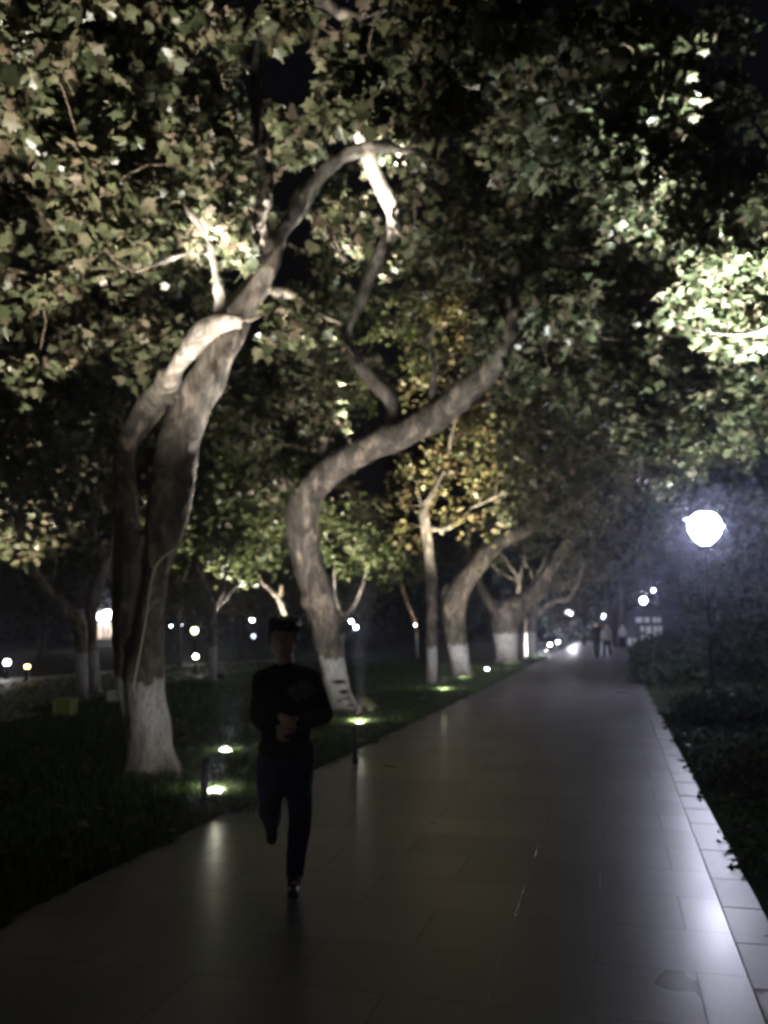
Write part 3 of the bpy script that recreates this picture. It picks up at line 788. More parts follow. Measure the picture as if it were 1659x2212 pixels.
# --- right side trees (trunks out of frame or in the dark)
GR = 'trees on the dark right side of the path'
tree('plane_tree', 'tree beyond the right edge whose brightly lit leaves hang in at the top right', 'tree', Vector((5.9, 9.2, 0)),
     [[(2050, 1680, 110, 9.2), (2050, 1300, 90, 9.2), (2000, 1000, 80, 9.2), (1900, 760, 70, 9.2), (1780, 640, 50, 9.2), (1690, 590, 34, 9.3), (1590, 540, 22, 9.4), (1490, 500, 14, 9.6), (1400, 400, 10, 10)],
      [(1760, 640, 26, 9.2), (1640, 715, 18, 9.0), (1540, 720, 14, 9.0), (1440, 700, 8, 9.2)],
      [(1800, 660, 30, 9.2), (1740, 430, 22, 9.4), (1640, 280, 16, 9.8), (1560, 160, 12, 10)],
      [(1590, 540, 12, 9.4), (1510, 590, 9, 9.5), (1450, 560, 7, 9.7)]],
     [ell(1595, 630, 100, 85, 8.5, 9.8, 80), ell(1480, 430, 160, 130, 9.0, 12, 36), ell(1370, 360, 110, 120, 9, 12, 18), ell(1560, 830, 150, 80, 11, 14, 30), ell(1600, 400, 120, 90, 10.5, 13, 14),
      ell(1500, 180, 200, 160, 13, 17, 40), ell(1500, 940, 170, 70, 11, 14, 26)],
     'leaf', size=.115, per=104, spread=.40, voxel=.04, bark='bark_plain', group=GR, nshoot=8)
tree('broadleaf_tree', 'shadowy rounded tree behind the street lamp at the right edge', 'tree', Vector((W(1660, 1400, 27).x, 27, 0)),
     [[(1660, 1462, 26, 27), (1655, 1380, 22, 27), (1650, 1280, 18, 27), (1640, 1180, 10, 27)]],
     [ell(1620, 1230, 170, 150, 24, 30, 110), ell(1520, 1050, 200, 110, 22, 30, 90), ell(1640, 1380, 130, 60, 24, 29, 36)],
     'leaf_dark', size=.15, per=40, spread=.6, voxel=.06, bark='bark_dark', kind='kite', group=GR)
tree('broadleaf_tree', 'tall dark tree standing in the distance where the path ends, before the glinting lamps', 'tree', Vector((W(1340, 1400, 62).x, 62, 0)),
     [[(1340, 1400, 16, 62), (1338, 1340, 13, 62), (1342, 1270, 12, 62), (1350, 1200, 8, 62), (1345, 1150, 5, 62)], [(1340, 1290, 7, 62), (1318, 1250, 5, 62), (1300, 1200, 4, 62)],
      [(1342, 1280, 6, 62), (1372, 1240, 5, 62), (1395, 1200, 4, 62)]],
     [ell(1340, 1200, 110, 80, 58, 66, 70), ell(1400, 1140, 120, 70, 50, 64, 50)],
     'leaf_dark', size=.26, per=30, spread=1.0, voxel=.09, bark='bark_dark', kind='kite', group=GR)
tree('broadleaf_tree', 'leafy tree over the far end of the path with orange-tinged leaves', 'tree', Vector((W(1262, 1400, 72).x, 72, 0)),
     [[(1262, 1393, 8, 72), (1262, 1340, 7, 72), (1268, 1280, 6, 72), (1275, 1220, 4, 72)]],
     [ell(1270, 1260, 80, 60, 66, 76, 50), ell(1240, 1330, 50, 22, 66, 74, 14)],
     'leaf_gold', size=.3, per=26, spread=1.1, voxel=.1, bark='bark_dark', group=GR)

# ------------------------------------------------------------------ shrubs on the right, ground cover, grass, distant wood
def shrub(name, label, base, rx, ry, rz, n, size, group=None, mat='leaf_dark', kind='kite'):
    root = thing(name, label, 'shrub', base, group)
    mb = MB()
    pts = []
    for k in range(9):
        a = 2 * math.pi * k / 9 + random.uniform(-.3, .3)
        tip = Vector(base) + Vector((math.cos(a) * rx * .6, math.sin(a) * ry * .6, rz * random.uniform(.9, 1.6)))
        midp = Vector(base) + (tip - Vector(base)) * .45 + Vector((0, 0, .05))
        mb.tube([Vector(base) - Vector((0, 0, .05)), midp, tip], [.022, .015, .006], 6)
    mb.build('stems', M['twig'], root, True)
    d = rng.normal(0, 1, (n, 3)); d /= np.linalg.norm(d, axis=1, keepdims=True)
    d[:, 2] = np.abs(d[:, 2]) * 1.0 - .12
    lump = 1 + .10 * np.sin(d[:, 0] * 6 + rx * 9) + .08 * np.sin(d[:, 1] * 8 + 2 * d[:, 2] * 5)
    rr = (rng.uniform(.55, 1.0, n) ** .4 * lump)[:, None]
    P = np.array(base) + d * rr * np.array([rx, ry, rz * 1.0]) * np.array([1, 1, 1.7]) + np.array([0, 0, rz * .15])
    P[:, 2] = np.maximum(P[:, 2], .03)
    N_ = d + rng.normal(0, .6, (n, 3)); U_ = rng.normal(0, 1, (n, 3)); U_[:, 2] += .3
    V, lo, le = leaf_cloud(P, N_, U_, rng.uniform(.6, 1.3, n) * size, kind)
    big_mesh('foliage', V, lo, le, M[mat], root)
    return root
GS = 'shrubs along the right side of the path'
shrub('shrub', 'round dark clipped bush standing at the path edge in the distance', G(1452, 1478), 1.25, 1.1, .75, 2600, .10, GS)
shrub('shrub', 'low dark bush at the foot of the street lamp, behind the bright kerb', G(1590, 1560), 1.2, 1.0, .34, 2600, .08, GS)
shrub('shrub', 'wide dark shrub at the right photo edge, level with the mid lawn lights', G(1730, 1700), .9, .9, .34, 2600, .07, GS)
shrub('shrub', 'dusky bush beyond the round clipped one, before the pale pavilion', G(1425, 1432), 1.3, 1.2, .8, 1800, .14, GS)

# ground cover of small leaves to the right of the kerb
n = 26000
s_ = rng.uniform(-3, 30, n) ** 1.0; t_ = -rng.uniform(0, 1, n) ** 1.4 * 7
edge = .10 * np.sin(s_ * 3.1) + .07 * np.sin(s_ * 7.7 + 1)
t_ = t_ + np.clip(edge, -.06, .09) - .03
Pg = np.array(PO)[None, :] * np.array([1, 1, 0]) + s_[:, None] * np.array(PD)[None, :] - t_[:, None] * np.array(PN)[None, :]
Pg[:, 2] = np.abs(rng.normal(0, .035, n)) + np.clip(-t_ * .06, 0, .3) * rng.uniform(0, 1, n) + .01
V, lo, le = leaf_cloud(Pg, np.stack([rng.normal(0, .7, n), rng.normal(0, .7, n), np.ones(n)], 1), rng.normal(0, 1, (n, 3)), rng.uniform(.03, .07, n), 'kite')
gc = big_mesh('ground_cover', V, lo, le, M['leaf_dark']); gc['kind'] = 'stuff'; gc['label'] = 'dark low leafy ground cover spilling over the kerb'; gc['category'] = 'ground cover'

# grass blades on the left lawn
def blades(P, h):
    n = len(P)
    a = rng.uniform(0, 2 * math.pi, n); w = rng.uniform(.003, .006, n) * (1 + P[:, 1] * .08)
    lean = rng.normal(0, .35, (n, 2)) * h[:, None]
    x = np.stack([np.cos(a) * w, np.sin(a) * w, np.zeros(n)], 1)
    tip = P + np.stack([lean[:, 0], lean[:, 1], h], 1); mid = P + np.stack([lean[:, 0] * .3, lean[:, 1] * .3, h * .55], 1)
    V = np.stack([P - x, P + x, mid + x * .8, tip, mid - x * .8], 1).reshape(-1, 3)
    return V, np.arange(n * 5), np.full(n, 5)
n = 90000
s_ = -3 + 33 * rng.uniform(0, 1, n) ** 1.5; t_ = PW_ + .0 + rng.uniform(0, 1, n) ** 1.5 * 13
edge = .05 * np.sin(s_ * 4.1) + .04 * np.sin(s_ * 9.7)
Pg = np.array(PO)[None, :] * np.array([1, 1, 0]) + s_[:, None] * np.array(PD)[None, :] - (t_ + edge)[:, None] * np.array(PN)[None, :]
Pg[:, 2] = -.02
V, lo, le = blades(Pg, rng.uniform(.05, .11, n))
FL = [(466, 1732), (487, 1640), (776, 1575), (958, 1500), (1000, 1474), (1100, 1440), (1158, 1424)]
Pt = []
for (fx, fy) in FL + [(140, 1535), (462, 1482)]:
    c = G(fx, fy); k = 3400
    rr = .10 + np.abs(rng.normal(0, .22, k)); aa = rng.uniform(0, 2 * math.pi, k)
    Pt.append(np.stack([c.x + rr * np.cos(aa), c.y + rr * np.sin(aa), np.full(k, -.02)], 1))
Pt = np.vstack(Pt)
V2, lo2, le2 = blades(Pt, rng.uniform(.07, .17, len(Pt)))
gr = big_mesh('grass', np.vstack([V, V2]), np.concatenate([lo, lo2 + len(V)]), np.concatenate([le, le2]), M['grass'])
gr['kind'] = 'stuff'; gr['label'] = 'short dark green lawn grass left of the path'; gr['category'] = 'grass'

n = 420
s2_ = rng.uniform(-1, 16, n); t2_ = PW_ + rng.uniform(.03, 5, n)
t2_[:20] = rng.uniform(-.6, .12, 20); t2_[20:40] = PW_ - rng.uniform(0, .15, 20)
Pl = np.array(PO)[None, :] * np.array([1, 1, 0]) + s2_[:, None] * np.array(PD)[None, :] - t2_[:, None] * np.array(PN)[None, :]
Pl[:, 2] = np.where(t2_ > PW_, .07, .022)
V, lo, le = leaf_cloud(Pl, np.stack([rng.normal(0, .25, n), rng.normal(0, .25, n), np.ones(n)], 1), rng.normal(0, 1, (n, 3)), rng.uniform(.06, .13, n), 'maple')
fl_ = big_mesh('fallen_leaves', V, lo, le, M['leaf']); fl_['kind'] = 'stuff'; fl_['label'] = 'scattered fallen plane leaves on the lawn and path edges'; fl_['category'] = 'fallen leaves'
n = 30000
xx = rng.uniform(-70, 75, n); yy = 92 + rng.normal(0, 4, n) + np.abs(xx) * -.12
zz = rng.uniform(0, 1, n) ** .8 * (9 + 2.5 * np.sin(xx * .21) + 1.5 * np.sin(xx * .53 + 1))
V, lo, le = leaf_cloud(np.stack([xx, yy, zz], 1), rng.normal(0, 1, (n, 3)), rng.normal(0, 1, (n, 3)), rng.uniform(.35, .8, n), 'kite')
wd = big_mesh('far_wood', V, lo, le, M['leaf_dark']); wd['kind'] = 'stuff'; wd['label'] = 'dark mass of far-off trees closing the view'; wd['category'] = 'wood'

# ------------------------------------------------------------------ lights and lamps
def light(name, loc, power, col, parent=None, size=.1, spot=None, aim=None, blend=.8):
    d = bpy.data.lights.new(name, 'SPOT' if spot else 'POINT')
    d.energy = power; d.color = col; d.shadow_soft_size = size
    if spot: d.spot_size = R(spot); d.spot_blend = blend
    o = bpy.data.objects.new(name, d); C.objects.link(o)
    if parent is not None: o.parent = parent
    o.location = Vector(loc) - origin(parent)
    if aim is not None:
        o.rotation_euler = (Vector(aim) - Vector(loc)).to_track_quat('-Z', 'Y').to_euler()
    return o
WARM = (1.0, .93, .76); WHITE = (1.0, .97, .90); COOL = (.78, .78, 1.0)
LENS_W = emit('flood_lens_lit', (1.0, .98, .86), 14)
def flood(label, px, aim, power, col=WHITE, spot=95, lens=.13, face=None, blend=.9, group='lawn floodlights', height=.075, spill=60, foot_of=None):
    """a small round floodlight on a yoke and ground spike, tipped a little towards the path"""
    c = G(*px)
    root = thing('floodlight', label, 'floodlight', c, group)
    head = c + Vector((0, 0, height))
    d = (Vector(aim) - head).normalized()
    tocam = (Vector((0, 0, CAM_H)) - head).normalized()
    ax = (d * .80 + tocam * .48).normalized()                         # the bowl tips forward so the lens shows from the path
    h = MB(); h.lathe(head - ax * .07, [(0.0, -.03), (lens * .55, -.025), (lens * .85, .02), (lens * 1.05, .066), (lens * 1.08, .082), (lens * .98, .082), (lens * .96, .066), (0, .064)], 22, ax)
    h.build('housing', M['metal_dark'], root, True)
    g_ = MB(); g_.lathe(head - ax * .07, [(0, .068), (lens * .93, .070), (lens * .7, .078), (0, .082)], 22, ax)
    g_.build('lens', LENS_W, root, True)
    y = MB(); side = ax.cross(Vector((0, 0, 1))).normalized()
    y.tube([head + side * lens * 1.15, head + side * lens * 1.15 - Vector((0, 0, height * .8)), c - side * lens * 1.15 + Vector((0, 0, height * .2)), head - side * lens * 1.15], .008, 6)
    y.build('yoke', M['metal_dark'], root, True)
    sp = MB(); sp.tube([c + Vector((0, 0, height * .3)), c - Vector((0, 0, .12))], [.016, .004], 8); sp.build('spike', M['metal_dark'], root)
    light('beam', head + ax * .06, power, col, root, .06, spot, aim, blend)
    light('spill', head + ax * .06, spill, (1, .97, .92), root, .05, 150, head + Vector((d.x * 3 + (foot_of or head).x - head.x, (foot_of or head).y - head.y + 1.5, 2.2)), 1.0)
    light('grass_glow', head + Vector((0, .03, .07)), 7.0, (1, .97, .75), root, .03)
    return root
AL = 'lawn floodlights'
T1F, T2F = G(320, 1668), G(742, 1535)
flood('nearest bright floodlight in the grass, lower one of the pair left of the man', FL[0], W(470, 640, Y1 - .45), 7000, WHITE, 20, .12, spill=45, foot_of=T1F)
flood('bright floodlight in the grass behind the nearest one, upper of the two', FL[1], W(700, 230, Y1 + 1.0), 6500, WHITE, 46, .10, spill=50, foot_of=T1F)
flood('bright floodlight at the foot of the S-bent tree, right of the man', FL[2], W(800, 320, Y2 - 1.1), 140000, WHITE, 13, .10, blend=.7, spill=260, foot_of=T2F)
flood('small bright floodlight in front of the slender straight tree', FL[3], W(990, 820, Y3 + 1.0), 19000, (1.0, .92, .72), 48, .11, spill=260, foot_of=G(1000, 1462))
flood('dim greenish floodlight at the lawn edge before the broad-boled tree', FL[5], W(1150, 1000, Y5 - 2), 1500, WHITE, 70, .08, spill=900, foot_of=G(1096, 1430))
flood('farthest dim floodlight at the lawn edge, near the fork-limbed tree', FL[6], W(1180, 1150, Y6), 1800, WHITE, 70, .08, spill=900, foot_of=G(1148, 1413))
flood('half hidden floodlight behind the white foot of the stout knobbly tree', FL[4], W(1060, 1050, Y4 - .5), 1200, WARM, 80, .07, spill=260, foot_of=G(1000, 1462))

flood('tiny far floodlight at the lawn edge just left of the path end', (1180, 1408), W(1200, 1200, Y6 + 8), 1500, WHITE, 90, .10, spill=500, foot_of=G(1148, 1413))
flood('small greenish floodlight between the stout knobbly tree and the broad-boled one', (1052, 1450), W(1080, 1100, 30), 900, WHITE, 80, .07, spill=300, foot_of=G(1096, 1430))

def post(label, px, h, lean):
    c = G(*px)
    root = thing('lawn_post', label, 'post', c, 'short dark posts at the lawn edge')
    b_ = MB(); b_.tube([c - Vector((0, 0, .05)), c + Vector((lean * .5, 0, h * .5)), c + Vector((lean, 0, h))], [.034, .032, .031], 12); b_.build('shaft', M['post_dark'], root, True)
    t_ = MB(); t_.lathe(c + Vector((lean, 0, h)), [(.038, 0), (.040, .012), (.036, .03), (0, .038)], 14); t_.build('cap', M['post_dark'], root, True)
post('short dark post beside the nearest pair of floodlights', (436, 1752), .42, .03)
post('short dark post under the floodlight of the S-bent tree', (768, 1652), .40, -.02)
post('short dark post by the greenish floodlight far along the lawn edge', (1084, 1462), .42, .0)

def street_lamp(label, dx, Y, h, power, globe=.24, strength=22, col=COOL, hat=True, group='street lamps along the path', pr=.045):
    x = W(dx, 1300, Y).x
    c = Vector((x, Y, 0))
    root = thing('street_lamp', label, 'street lamp', c, group)
    p = MB(); p.lathe(c, [(pr * 2.4, -.05), (pr * 2.4, .05), (pr * 1.7, .10), (pr * 1.6, .45), (pr * 1.1, .55), (pr, h * .5), (pr * .8, h - globe * 1.3), (pr * 1.5, h - globe * 1.25), (pr * 1.9, h - globe * 1.0)], 16)
    p.build('post', M['metal_dark'], root, True)
    gl = MB(); gl.lathe(c + Vector((0, 0, h)), [(globe * .22, -globe * 1.15), (globe * .45, -globe * .95), (globe * .75, -globe * .66), (globe * .94, -globe * .33), (globe * 1.0, 0), (globe * .96, globe * .3), (globe * .80, globe * .6), (globe * .5, globe * .85), (0, globe * .95)], 26)
    gl_m = emit('lamp_glass', col, strength); gl.build('lantern', gl_m, root, True)
    if hat:
        ht = MB(); ht.lathe(c + Vector((0, 0, h + globe * .88)), [(globe * .55, .0), (globe * .58, .012), (globe * .4, globe * .12), (globe * .15, globe * .2), (globe * .06, globe * .3), (0, globe * .4)], 22)
        ht.build('cap', M['metal_dark'], root, True)
        if power > 2000 and Y < 30:                         # frilled glass brim of the near lantern
            br_ = MB(); bv = []; bf = []
            for k in range(28):
                a_ = 2 * math.pi * k / 28; rr_ = globe * (1.30 if k % 7 == 0 else 1.06)
                zz_ = globe * .22 + .22 * globe * math.cos(a_ - 2.6)
                bv += [c + Vector((math.cos(a_) * globe * .9, math.sin(a_) * globe * .9, h + zz_ + .012)), c + Vector((math.cos(a_) * rr_, math.sin(a_) * rr_, h + zz_ * 1.15)), c + Vector((math.cos(a_) * globe * .9, math.sin(a_) * globe * .9, h + zz_ - .02))]
            for k in range(28):
                q_ = (k + 1) % 28
                bf += [(k * 3, k * 3 + 1, q_ * 3 + 1, q_ * 3), (k * 3 + 1, k * 3 + 2, q_ * 3 + 2, q_ * 3 + 1)]
            br_.add(bv, bf); br_.build('brim', gl_m, root, True)
    lt = light('glow', c + Vector((0, 0, h)), power, col, root, globe * 1.02)
    return root
# main lamp on the right
YL = 20.5
hL = W(1530, 1138, YL).z
street_lamp('dazzling white street lamp on a slim pole at the right, above the dark bushes', 1530, YL, hL, 3400, .37, 90)
print('lamp h', hL)
# the next lamp of the row stands just outside the right edge of the frame
lam0 = PP(1.2, -1.6)
root0 = street_lamp('near street lamp of the path row just beyond the right photo edge', 829.5 + F * lam0.x / lam0.y if lam0.y > .5 else 1700, lam0.y, hL, 50, .34, 3)
# far lamps
far_g = 'far lamps at the end of the path'
def far_lamp(label, dx, dy, Y, power, gl=.16, st=30, col=COOL, group=far_g):
    h = W(dx, dy, Y).z; gl *= .8
    return street_lamp(label, dx, Y, max(h, .4), power, gl, st, col, True, group, .035)
far_lamp('brightest of the small far lamps right of the path end, above the pale pavilion', 1390, 1297, 58, 5000, .26, 60)
far_lamp('small far lamp up in the dark branches above the pavilion lamp', 1412, 1275, 66, 300, .16, 25)
far_lamp('far lamp glinting between the couple and the tall dark tree', 1302, 1331, 78, 400, .22, 25)
far_lamp('low far lamp just right of the tall dark trunk', 1343, 1327, 84, 300, .22, 20)
far_lamp('far lamp at the left side of the path end whose streak reflects in the paving', 1230, 1322, 82, 14000, .34, 160, (.95, .93, 1.0))
far_lamp('lower white far lamp among the bushes left of the path end', 1203, 1387, 62, 200, .14, 25)
far_lamp('white far lamp behind the leaves left of the path end', 1186, 1398, 56, 160, .12, 25)
lg = 'small lamps beyond the left lawn'
far_lamp('white oval lamp at the far left edge beyond the side pavement', 22, 1431, 27, 160, .12, 30, (1, .95, .9), lg)
far_lamp('yellow lamp right beside the white oval one at the far left', 66, 1440, 26, 90, .10, 8, (1, .66, .25), lg)
far_lamp('yellow-green leafy lamp left of the bright forked tree', 422, 1362, 40, 420, .19, 12, (1, .93, .45), lg)
far_lamp('low white lamp below the yellow one, left of the bright forked tree', 426, 1418, 30, 120, .10, 30, (1, 1, 1), lg)
far_lamp('white lamp left of the walking man, level with his hair', 545, 1339, 56, 700, .16, 30, (1, .98, .95), lg)
far_lamp('pale dim lamp directly below the white one left of the man', 549, 1374, 56, 20, .17, 3, (.8, .85, 1), lg)
far_lamp('upper lamp of the white pair right of the S-bent trunk', 759, 1342, 50, 500, .14, 30, (.9, .9, 1), lg)
far_lamp('lower lamp of the white pair right of the S-bent trunk', 769, 1355, 52, 300, .15, 30, (.9, .9, 1), lg)
far_lamp('thin white lamp glimpsed just right of the twin-stemmed tree', 371, 1352, 60, 30, .10, 14, (.85, .95, 1), lg)
far_lamp('thin white lamp halfway between the twin-stemmed and bright forked trees', 393, 1350, 62, 30, .10, 14, (.85, .95, 1), lg)
far_lamp('tiny white lamp at the tip of the reddish leaning stem', 897, 1350, 44, 60, .07, 25, (1, .9, .8), lg)

# unseen floodlights, out of frame or behind trunks: inferred from lit leaves, some added
def hidden_flood(label, loc, aim, power, col, spot=80, blend=.9):
    c = Vector((loc[0], loc[1], 0))
    root = thing('floodlight', label, 'floodlight', c, AL)
    head = c + Vector((0, 0, .16)); d = (Vector(aim) - head).normalized()
    h = MB(); h.lathe(head - d * .07, [(0.0, -.03), (.07, -.025), (.11, .02), (.135, .066), (.14, .082), (.127, .082), (.125, .066), (0, .064)], 22, d); h.build('housing', M['metal_dark'], root, True)
    g_ = MB(); g_.lathe(head - d * .07, [(0, .068), (.12, .070), (0, .078)], 22, d); g_.build('lens', LENS_W, root, True)
    light('beam', head + d * .05, power, col, root, .06, spot, aim, blend)
hidden_flood('floodlight outside the right edge lighting the overhanging leaves', (4.15, 8.0), W(1585, 600, 9.1), 60000, (.90, 1.0, .97), 24, 1.0)
hidden_flood('broad added floodlight outside the right edge washing the lower right leaves', (5.3, 8.4), W(1560, 760, 10.5), 5000, (.90, 1.0, .97), 75, 1.0)  # added for a soft halo round the bright leaf cluster
hidden_flood('wider floodlight outside the right edge lighting the canopy higher up', (4.7, 9.0), W(1470, 450, 10.5), 15000, (.95, 1.0, .93), 38)
hidden_flood('narrow added floodlight in the near left grass below the frame, picking out the bare branch', (LFT.x, LFT.y), W(446, 560, Y1 - .3), 80000, WHITE, 6.5, .6)  # added lamp, only there to brighten the bare branch
hidden_flood('added floodlight hidden behind the walking man lighting the sweeping S-bent limb', (G(640, 1600).x, G(640, 1600).y), W(850, 930, Y2 - .6), 2600, (1, .95, .88), 80)  # extra lamp put in to lift the limb and the canopy above
hidden_flood('floodlight outside the left edge lighting the upper left canopy', (-3.6, 6.4), W(380, 260, 9.2), 7500, (1, .93, .82), 58)
hidden_flood('floodlight hidden behind the left tree pair lighting the left canopy', (W(60, 1500, 17).x - 2, 17.5), W(125, 950, 17), 7000, WARM, 34)
hidden_flood('floodlight behind the small bright forked tree', (W(470, 1400, YL3).x, YL3 + .6), W(470, 1130, YL3 + 1), 4500, WHITE, 100)
hidden_flood('floodlight at the foot of the distant tree behind the man', (W(600, 1400, 31).x, 30.5), W(600, 1200, 32), 5000, WARM, 100)
hidden_flood('floodlight behind the S-bent trunk lighting the green leaves beyond it', (W(700, 1400, 33).x, 32.5), W(735, 1180, 35), 9000, WHITE, 70)
hidden_flood('floodlight behind the broad-boled tree', (W(1124, 1400, 56).x, 55.5), W(1120, 1200, 58), 5000, WARM, 110)
hidden_flood('floodlight in the dark gap of the row by the reddish stem', (W(892, 1400, 44).x, 44), W(885, 1300, 46), 500, (1, .6, .35), 60)

# ------------------------------------------------------------------ kiosk, pavilion, block and box standing in for patches of light
kx = W(233, 1350, 60).x
kio = thing('kiosk', 'small lit kiosk with glaring white lamps under its eave, glimpsed between the left trunks', 'kiosk', Vector((kx, 60, 0)))
kb_ = MB(); kb_.box((kx, 61.2, 1.35), (3.2, 2.0, 2.7)); kb_.build('wall', plain('kiosk_wall', (.15, .15, .16), .7), kio)
kb_ = MB(); kb_.box((kx, 61.1, 2.82), (3.8, 2.7, .2), 0, .92); kb_.build('roof', M['metal_dark'], kio)
for q_, (ox, oz, r_) in enumerate(((-.5, 2.2, .26), (-.08, 2.34, .30), (.36, 2.25, .28), (.74, 2.1, .22))):
    kb_ = MB(); kb_.lathe((kx + ox, 60.0, oz), [(r_ * .3, -r_ * 1.2), (r_ * .9, -r_ * .7), (r_, 0), (r_ * .8, r_ * .7), (0, r_)], 16)
    lp_ = kb_.build('hanging_lamp', emit('kiosk_lamp_lit', (1, .97, .92), 14), kio, True)
    kb_ = MB(); kb_.tube([(kx + ox, 60.0, oz + r_ * .9), (kx + ox, 60.0, 2.75)], .02, 6); kb_.build('rod', M['metal_dark'], lp_)
for k, (cc, w_) in enumerate((((.9, .5, .3), .28), ((.25, .12, .06), .3), ((.9, .6, .25), .3), ((1, .75, .2), .22))):
    kb_ = MB(); kb_.box((kx - .55 + k * .4, 60.12, 1.25), (w_, .1, 1.0)); kb_.build('window_pane', emit('kiosk_pane', cc, .9), kio)
kb_ = MB(); kb_.box((kx - .1, 59.7, .38), (1.6, .7, .5)); kb_.box((kx - .1, 59.7, .66), (1.75, .8, .06)); kb_.build('counter', M['stone_pale'], kio)
light('kiosk_glow', (kx, 59.0, 2.3), 80, (1, .95, .88), kio, .3)

bx_ = W(1416, 1350, 62).x
pav = thing('pavilion', 'low pale pavilion with barred windows dimly lit behind the round bush', 'building', Vector((bx_, 63, 0)))
wl = MB(); wl.box((bx_ + 1.2, 65, 1.3), (6.0, 3.6, 2.6)); wl.build('wall', plain('pavilion_wall', (.06, .06, .07), .8), pav)
rf = MB(); rf.box((bx_ + 1.2, 64.9, 2.75), (6.8, 4.4, .3), 0, .8); rf.build('roof', M['metal_dark'], pav)
for i, (ox, oz, ww, hh) in enumerate(((-.55, 1.95, .95, .40), (.45, 1.95, .55, .40), (-.35, 1.05, .75, 1.0), (.5, 1.15, .6, .8), (-1.3, .45, .7, .5))):
    w_ = MB(); w_.box((bx_ + ox, 63.15, oz), (ww, .06, hh)); fr_ = w_.build('window', emit('pavilion_pane', (.62, .58, .70), .08), pav)
    f_ = MB(); f_.box((bx_ + ox, 63.10, oz), (.05, .05, hh)); f_.box((bx_ + ox, 63.09, oz - hh / 2), (ww + .1, .06, .05)); f_.build('frame', M['metal_dark'], fr_)

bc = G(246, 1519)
blk = thing('lit_patch_block', 'pale block standing in for the lit pavement patch between the left trunks', 'stone block', bc)  # block added in place of a pool of light on the pavement
b_ = MB(); b_.box(bc + Vector((0.12, .25, .13)), (.62, .42, .22), .1, .96); b_.build('patch_slab', M['stone_pale'], blk)
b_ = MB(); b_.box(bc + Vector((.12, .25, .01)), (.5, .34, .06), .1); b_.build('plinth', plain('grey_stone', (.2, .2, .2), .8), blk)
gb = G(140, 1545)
gbx = thing('glow_box', 'small olive green box standing in for uplight glow on the grass before the leaning tree', 'glow stand-in', gb)  # box shape and olive colour imitate grass lit by an uplight
gm = plain('olive_glow', (.22, .27, .08), .6, 0, 14)
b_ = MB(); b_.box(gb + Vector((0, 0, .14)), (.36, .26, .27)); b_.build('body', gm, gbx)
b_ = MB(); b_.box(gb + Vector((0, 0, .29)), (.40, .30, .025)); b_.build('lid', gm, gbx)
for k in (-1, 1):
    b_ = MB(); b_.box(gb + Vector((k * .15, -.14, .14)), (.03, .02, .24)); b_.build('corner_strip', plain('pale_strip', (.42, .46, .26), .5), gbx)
light('box_fill', gb + Vector((.05, -1.0, .5)), 1.0, (1, .98, .75), gbx, .05)  # added unseen lamp that brightens the box front

# small plant at the foot of the S tree
pc = G(772, 1548)
pl_ = thing('garden_plant', 'small leafy plant sprouting at the white foot of the S-bent tree', 'plant', pc)
s2 = MB()
Pp = []; Uu = []
for k in range(9):
    a = random.uniform(0, 6.28); tip = pc + Vector((math.cos(a) * .16, math.sin(a) * .16, random.uniform(.2, .45)))
    s2.tube([pc, pc.lerp(tip, .5) + Vector((0, 0, .05)), tip], [.008, .006, .004], 5)
    Pp.append(tip); Uu.append((math.cos(a), math.sin(a), -.2))
s2.build('stems', M['twig'], pl_, True)
V, lo, le = leaf_cloud(np.array(Pp), np.tile([0, -.5, 1.], (9, 1)) + rng.normal(0, .3, (9, 3)), np.array(Uu), np.full(9, .2), 'maple')
big_mesh('leaves', V, lo, le, M['leaf'], pl_)

# ------------------------------------------------------------------ people
def cloth(name, col, rough=.9, patch=None):
    m, n, l, b = new_mat(name)
    tc = n.new('ShaderNodeTexCoord')
    a = noise(n, l, 9, 4, tc.outputs['Object']); f = noise(n, l, 160, 2, tc.outputs['Object'])
    cr = ramp(n, [(.3, tuple(c * .75 for c in col)), (.7, tuple(c * 1.25 for c in col))]); l.new(a.outputs[0], cr.inputs[0])
    c_ = cr.outputs[0]
    if patch:
        (px_, pz_, rx_, rz_), pc_ = patch
        sx = n.new('ShaderNodeSeparateXYZ'); l.new(tc.outputs['Object'], sx.inputs[0])
        u = math_(n, l, 'DIVIDE', math_(n, l, 'SUBTRACT', sx.outputs[0], px_), rx_); v = math_(n, l, 'DIVIDE', math_(n, l, 'SUBTRACT', sx.outputs[2], pz_), rz_)
        d2 = math_(n, l, 'ADD', math_(n, l, 'MULTIPLY', u, u), math_(n, l, 'MULTIPLY', v, v))
        nn = noise(n, l, 16, 2, tc.outputs['Object'], .5, .8)
        inside = math_(n, l, 'LESS_THAN', math_(n, l, 'ADD', d2, math_(n, l, 'MULTIPLY', math_(n, l, 'SUBTRACT', nn.outputs[0], .5), 3.2)), .8)
        front = math_(n, l, 'LESS_THAN', sx.outputs[1], -.02)
        c_ = mix(n, l, math_(n, l, 'MULTIPLY', inside, front), c_, pc_)
    l.new(c_, b.inputs['Base Color']); b.inputs['Roughness'].default_value = rough
    b.inputs['Specular IOR Level'].default_value = .2
    bump(n, l, math_(n, l, 'ADD', a.outputs[0], math_(n, l, 'MULTIPLY', f.outputs[0], .1)), .5, .02, b)
    return m
SKIN = plain('skin', (.58, .38, .29), .55, 0, 8, .08, .05)
HAIR = plain('dark_hair', (.012, .010, .009), .5, 0, 60, .3, .6)

